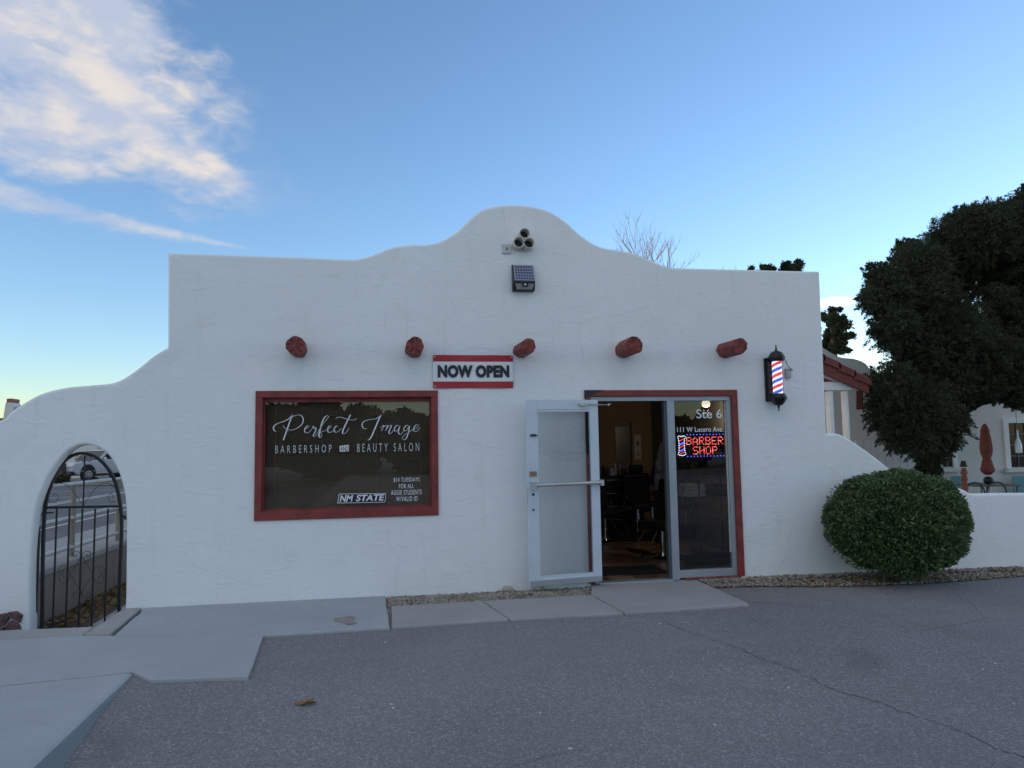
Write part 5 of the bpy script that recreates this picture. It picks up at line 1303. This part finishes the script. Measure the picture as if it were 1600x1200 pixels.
# buildings behind the truck
bh2 = empty('brown_shop', (onY(120,720,62).x, 62, 0), 'tan and red building behind the pickup truck', 'building')
a = onY(112,690,62); b = onY(260,690,62)
MB().box((a.x,62,0),(b.x,70,onY(130,680,62).z)).build('wall', FARTAN, bh2)
a2 = onY(40,690,62); MB().box((a2.x,62.2,0),(a.x-.01,69,onY(100,699,62).z)).build('wall', BRICKY, bh2)
nr = empty('street_shade_block', (1, 30, 0), 'unseen long low block added behind the shop to shade the street', 'building')  # hidden block added so low sun does not reach the street
MB().box((-2,9,0),(4,60,4.4)).build('wall', FARWHITE, nr); MB().box((-2.1,8.9,4.402),(4.1,60.1,4.55)).build('roof', FARTAN, nr)
nh = empty('truck_shade_block', (-6, 52, 0), 'unseen tall block added behind the shop to shade the truck', 'building')  # hidden block added to put the truck in shade
MB().box((-12.5,40,0),(-2.2,62,7)).build('wall', FARWHITE, nh); MB().box((-12.6,39.9,7.002),(-2.1,62.1,7.2)).build('roof', FARTAN, nh)
# verge shrubs in front of the truck
for i, (px, py, wpx, lab) in enumerate(((97,744,22,'dry green shrub in front of the pickup truck'), (147,748,9,'small dry tuft by the pickup truck wheel'))):
    p = onZ(px, 756 if i == 0 else 753, .01); k = pxm(p); o = empty('verge_shrub', p, lab, 'shrub', 'shrubs on the verge')
    n = 1500; d = sphere_dirs(n); d[:, 2] = np.abs(d[:, 2]); C_ = d*(np.array([wpx*.5*k, .5, 16*k if i == 0 else 7*k]))*nrng.uniform(.4, 1., (n, 1))+np.array(p)
    V, F = leaf_cloud(C_, d, .22, .05, .3, .4); link('foliage', np_mesh('f', V, F), leafmat('dry_shrub', (.05,.055,.03), (.13,.12,.07), .8, .2, .1) if i == 0 else bpy.data.materials['dry_shrub'], o)

# ------------------------------------------------------------------ gravel, litter, leaves
def gravel(name, n, sampler, rmin, rmax):
    ico = bmesh.new(); bmesh.ops.create_icosphere(ico, subdivisions=1, radius=1); bv = np.array([v.co[:] for v in ico.verts]); ico.verts.index_update(); bf = np.array([[v.index for v in f.verts] for f in ico.faces]); ico.free()
    Vs, Fs = [], []
    for i in range(n):
        x, y, z = sampler(); r = rmin+(rmax-rmin)*rng.random()**2.2
        v = bv*(1+nrng.uniform(-.28, .28, (len(bv), 1)))*np.array([1, rng.uniform(.6, 1), rng.uniform(.45, .75)])*r
        a = rng.uniform(0, 6.28); b = rng.uniform(-.5, .5); ca, sa, cb_, sb = math.cos(a), math.sin(a), math.cos(b), math.sin(b)
        v = v @ np.array([[1,0,0],[0,cb_,-sb],[0,sb,cb_]]) @ np.array([[ca,-sa,0],[sa,ca,0],[0,0,1]])
        Vs.append(v+np.array([x, y, z+r*.25])); Fs.append(bf+i*len(bv))
    return np_mesh(name, np.concatenate(Vs), np.concatenate(Fs))
bed = MB().prism([(.06,.02),(2.36,.02),(2.2,-.52),(.08,-.57)], -.15, -.035, axis='z').build('gravel_bed', DIRT); tag(bed, kind='structure')
def s1_():
    while True:
        y = -rng.uniform(.0, .56); x = rng.uniform(.06, 2.34)
        if x < 2.20+.14*(1+y/.5): return x, y, -.032+.022*(1-abs(y+.28)/.3)*(.7+.3*math.sin(x*5))+rng.uniform(0, .010)
g1 = link('gravel', gravel('gravel', 4600, s1_, .009, .026), GRAVELM); tag(g1, 'tan pea gravel strip along the wall left of the door apron', 'gravel', kind='stuff')
bw = lambda x: .40+.30*smooth(3.7, 5.4, x)-.22*smooth(5.9, 8., x)
bx = [3.66+.25*i for i in range(60)]
bed2 = link('planting_strip', np_mesh('bed', [(x, y*1., lot_z(x, y)+.006) for x in bx for y in (.02, -bw(x))], [(2*i, 2*i+1, 2*i+3, 2*i+2) for i in range(len(bx)-1)]), DIRT); tag(bed2, kind='structure')
def s2_():
    x = 3.68+6.0*rng.random()**1.35; y = -bw(x)*rng.random()**1.2; return x, y, lot_z(x, y)+.004+rng.uniform(0, .014)+(.012 if y > -.2 else 0)
g2 = link('gravel', gravel('gravel', 6500, s2_, .008, .024), GRAVELM); tag(g2, 'tan gravel and litter under the round bush beside the wall', 'gravel', kind='stuff')
def leaf_litter(n, sampler, L, W):
    C_ = np.array([sampler() for _ in range(n)]); A_ = nrng.normal(0, 1, (n, 3)); A_[:, 2] *= .12; A_ /= np.linalg.norm(A_, axis=1, keepdims=True)
    return leaf_cloud(C_, A_, L, W, .18, .05)
LIT = leafmat('leaf_litter', (.12,.07,.04), (.34,.24,.12), .85, .2, .1)
V, F = leaf_litter(420, lambda: (rng.gauss(5.55,.55), -rng.uniform(.12,.66), -.015+rng.uniform(0,.02)), .06, .03)
tag(link('fallen_leaves', np_mesh('l', V, F), LIT), 'brown fallen leaves under the round bush', 'leaves', kind='stuff')
V, F = leaf_litter(700, lambda: (-3.98+abs(rng.gauss(0,.22)), rng.uniform(.5,7), -.42+rng.uniform(0,.03)), .09, .05)
tag(link('fallen_leaves', np_mesh('l', V, F), LIT), 'brown dead leaves along the retaining wall behind the gate', 'leaves', kind='stuff')
CHIP = mat('paint_chip', (.62,.62,.60), .8, var=.1)
def chip_s():
    if rng.random() < .45: 
        x = rng.uniform(-2.3, 2.0); y = -rng.uniform(.02, .9); return x, y, .012
    x = rng.uniform(-1.2, 8); y = rng.uniform(-4.6, -1.5); return x, y, lot_z(x, y)+.006
V, F = leaf_litter(90, chip_s, .022, .014); tag(link('paint_chips', np_mesh('c', V, F), CHIP), 'scattered white paint chips on pavement and asphalt', 'paint chips', kind='stuff')
# dry leaf on the asphalt
p = onZ(477, 1108, -.08); z0 = lot_z(p.x, p.y)+.004
lp_ = [(-.075,.0),(-.06,.02),(-.035,.012),(-.03,.034),(-.008,.018),(.012,.038),(.02,.014),(.05,.026),(.048,.008),(.078,.006),(.05,-.008),(.055,-.022),(.02,-.012),(.01,-.034),(-.01,-.014),(-.034,-.026),(-.036,-.008)]
V = [(p.x+a, p.y+b*1.3, z0+.006+.018*abs(b)/.03+.010*math.sin(a*50)) for a, b in lp_]+[(p.x, p.y, z0+.003)]
n = len(lp_); o = link('dry_leaf', MB().add(V, [(i, (i+1) % n, n) for i in range(n)]).mesh('leaf'), DRYLEAF, origin=(p.x, p.y, z0)); tag(o, 'single brown dry leaf lying on the asphalt', 'leaf')
# stones by the door
for (px, py, r_, lab) in ((837,917,.055,'pale stone propping the open door\'s corner'), (788,917,.05,'flat pale stone in the gravel left of the door'), (1164,906,.035,'pale stone at the foot of the red door trim')):
    p = onZ(px, py, .0); me = MB().ball((0,0,0), (r_*1.3, r_*.8, r_*.75), 10, 7).mesh('stone')
    for v in me.vertices: v.co += mnoise.noise_vector(v.co*14+Vector((px, 0, 0)))*.016
    o = link('loose_stone', me, mat('pale_stone', (.42,.38,.32), .85, var=.15, vscale=12, bump=.4), origin=None); o.location = (p.x, min(p.y, -.06), .02); tag(o, lab, 'stone', 'loose stones by the shop front')

# ------------------------------------------------------------------ trees across the lot, behind the viewer (seen mirrored in the glass)
Vs, Fs, k0 = [], [], 0
for i in range(52):
    c = np.array((-34+1.5*i+rng.uniform(-1,1), -46+rng.uniform(-3,3), rng.uniform(1.2,4.4+1.6*math.sin(i*.8)))); r = rng.uniform(1.5,2.8); n = 1100
    d = sphere_dirs(n); C_ = c+d*(r*(1-np.abs(nrng.normal(0,.25,n))))[:, None]
    V, F = leaf_cloud(C_, d, .8, .45, .3, .6); Vs.append(V); Fs.append(F+k0); k0 += len(V)
tl = link('far_treeline', np_mesh('t', np.concatenate(Vs), np.concatenate(Fs)), CONIFER); tag(tl, 'row of dark trees across the lot mirrored in the glass', 'trees', kind='stuff')
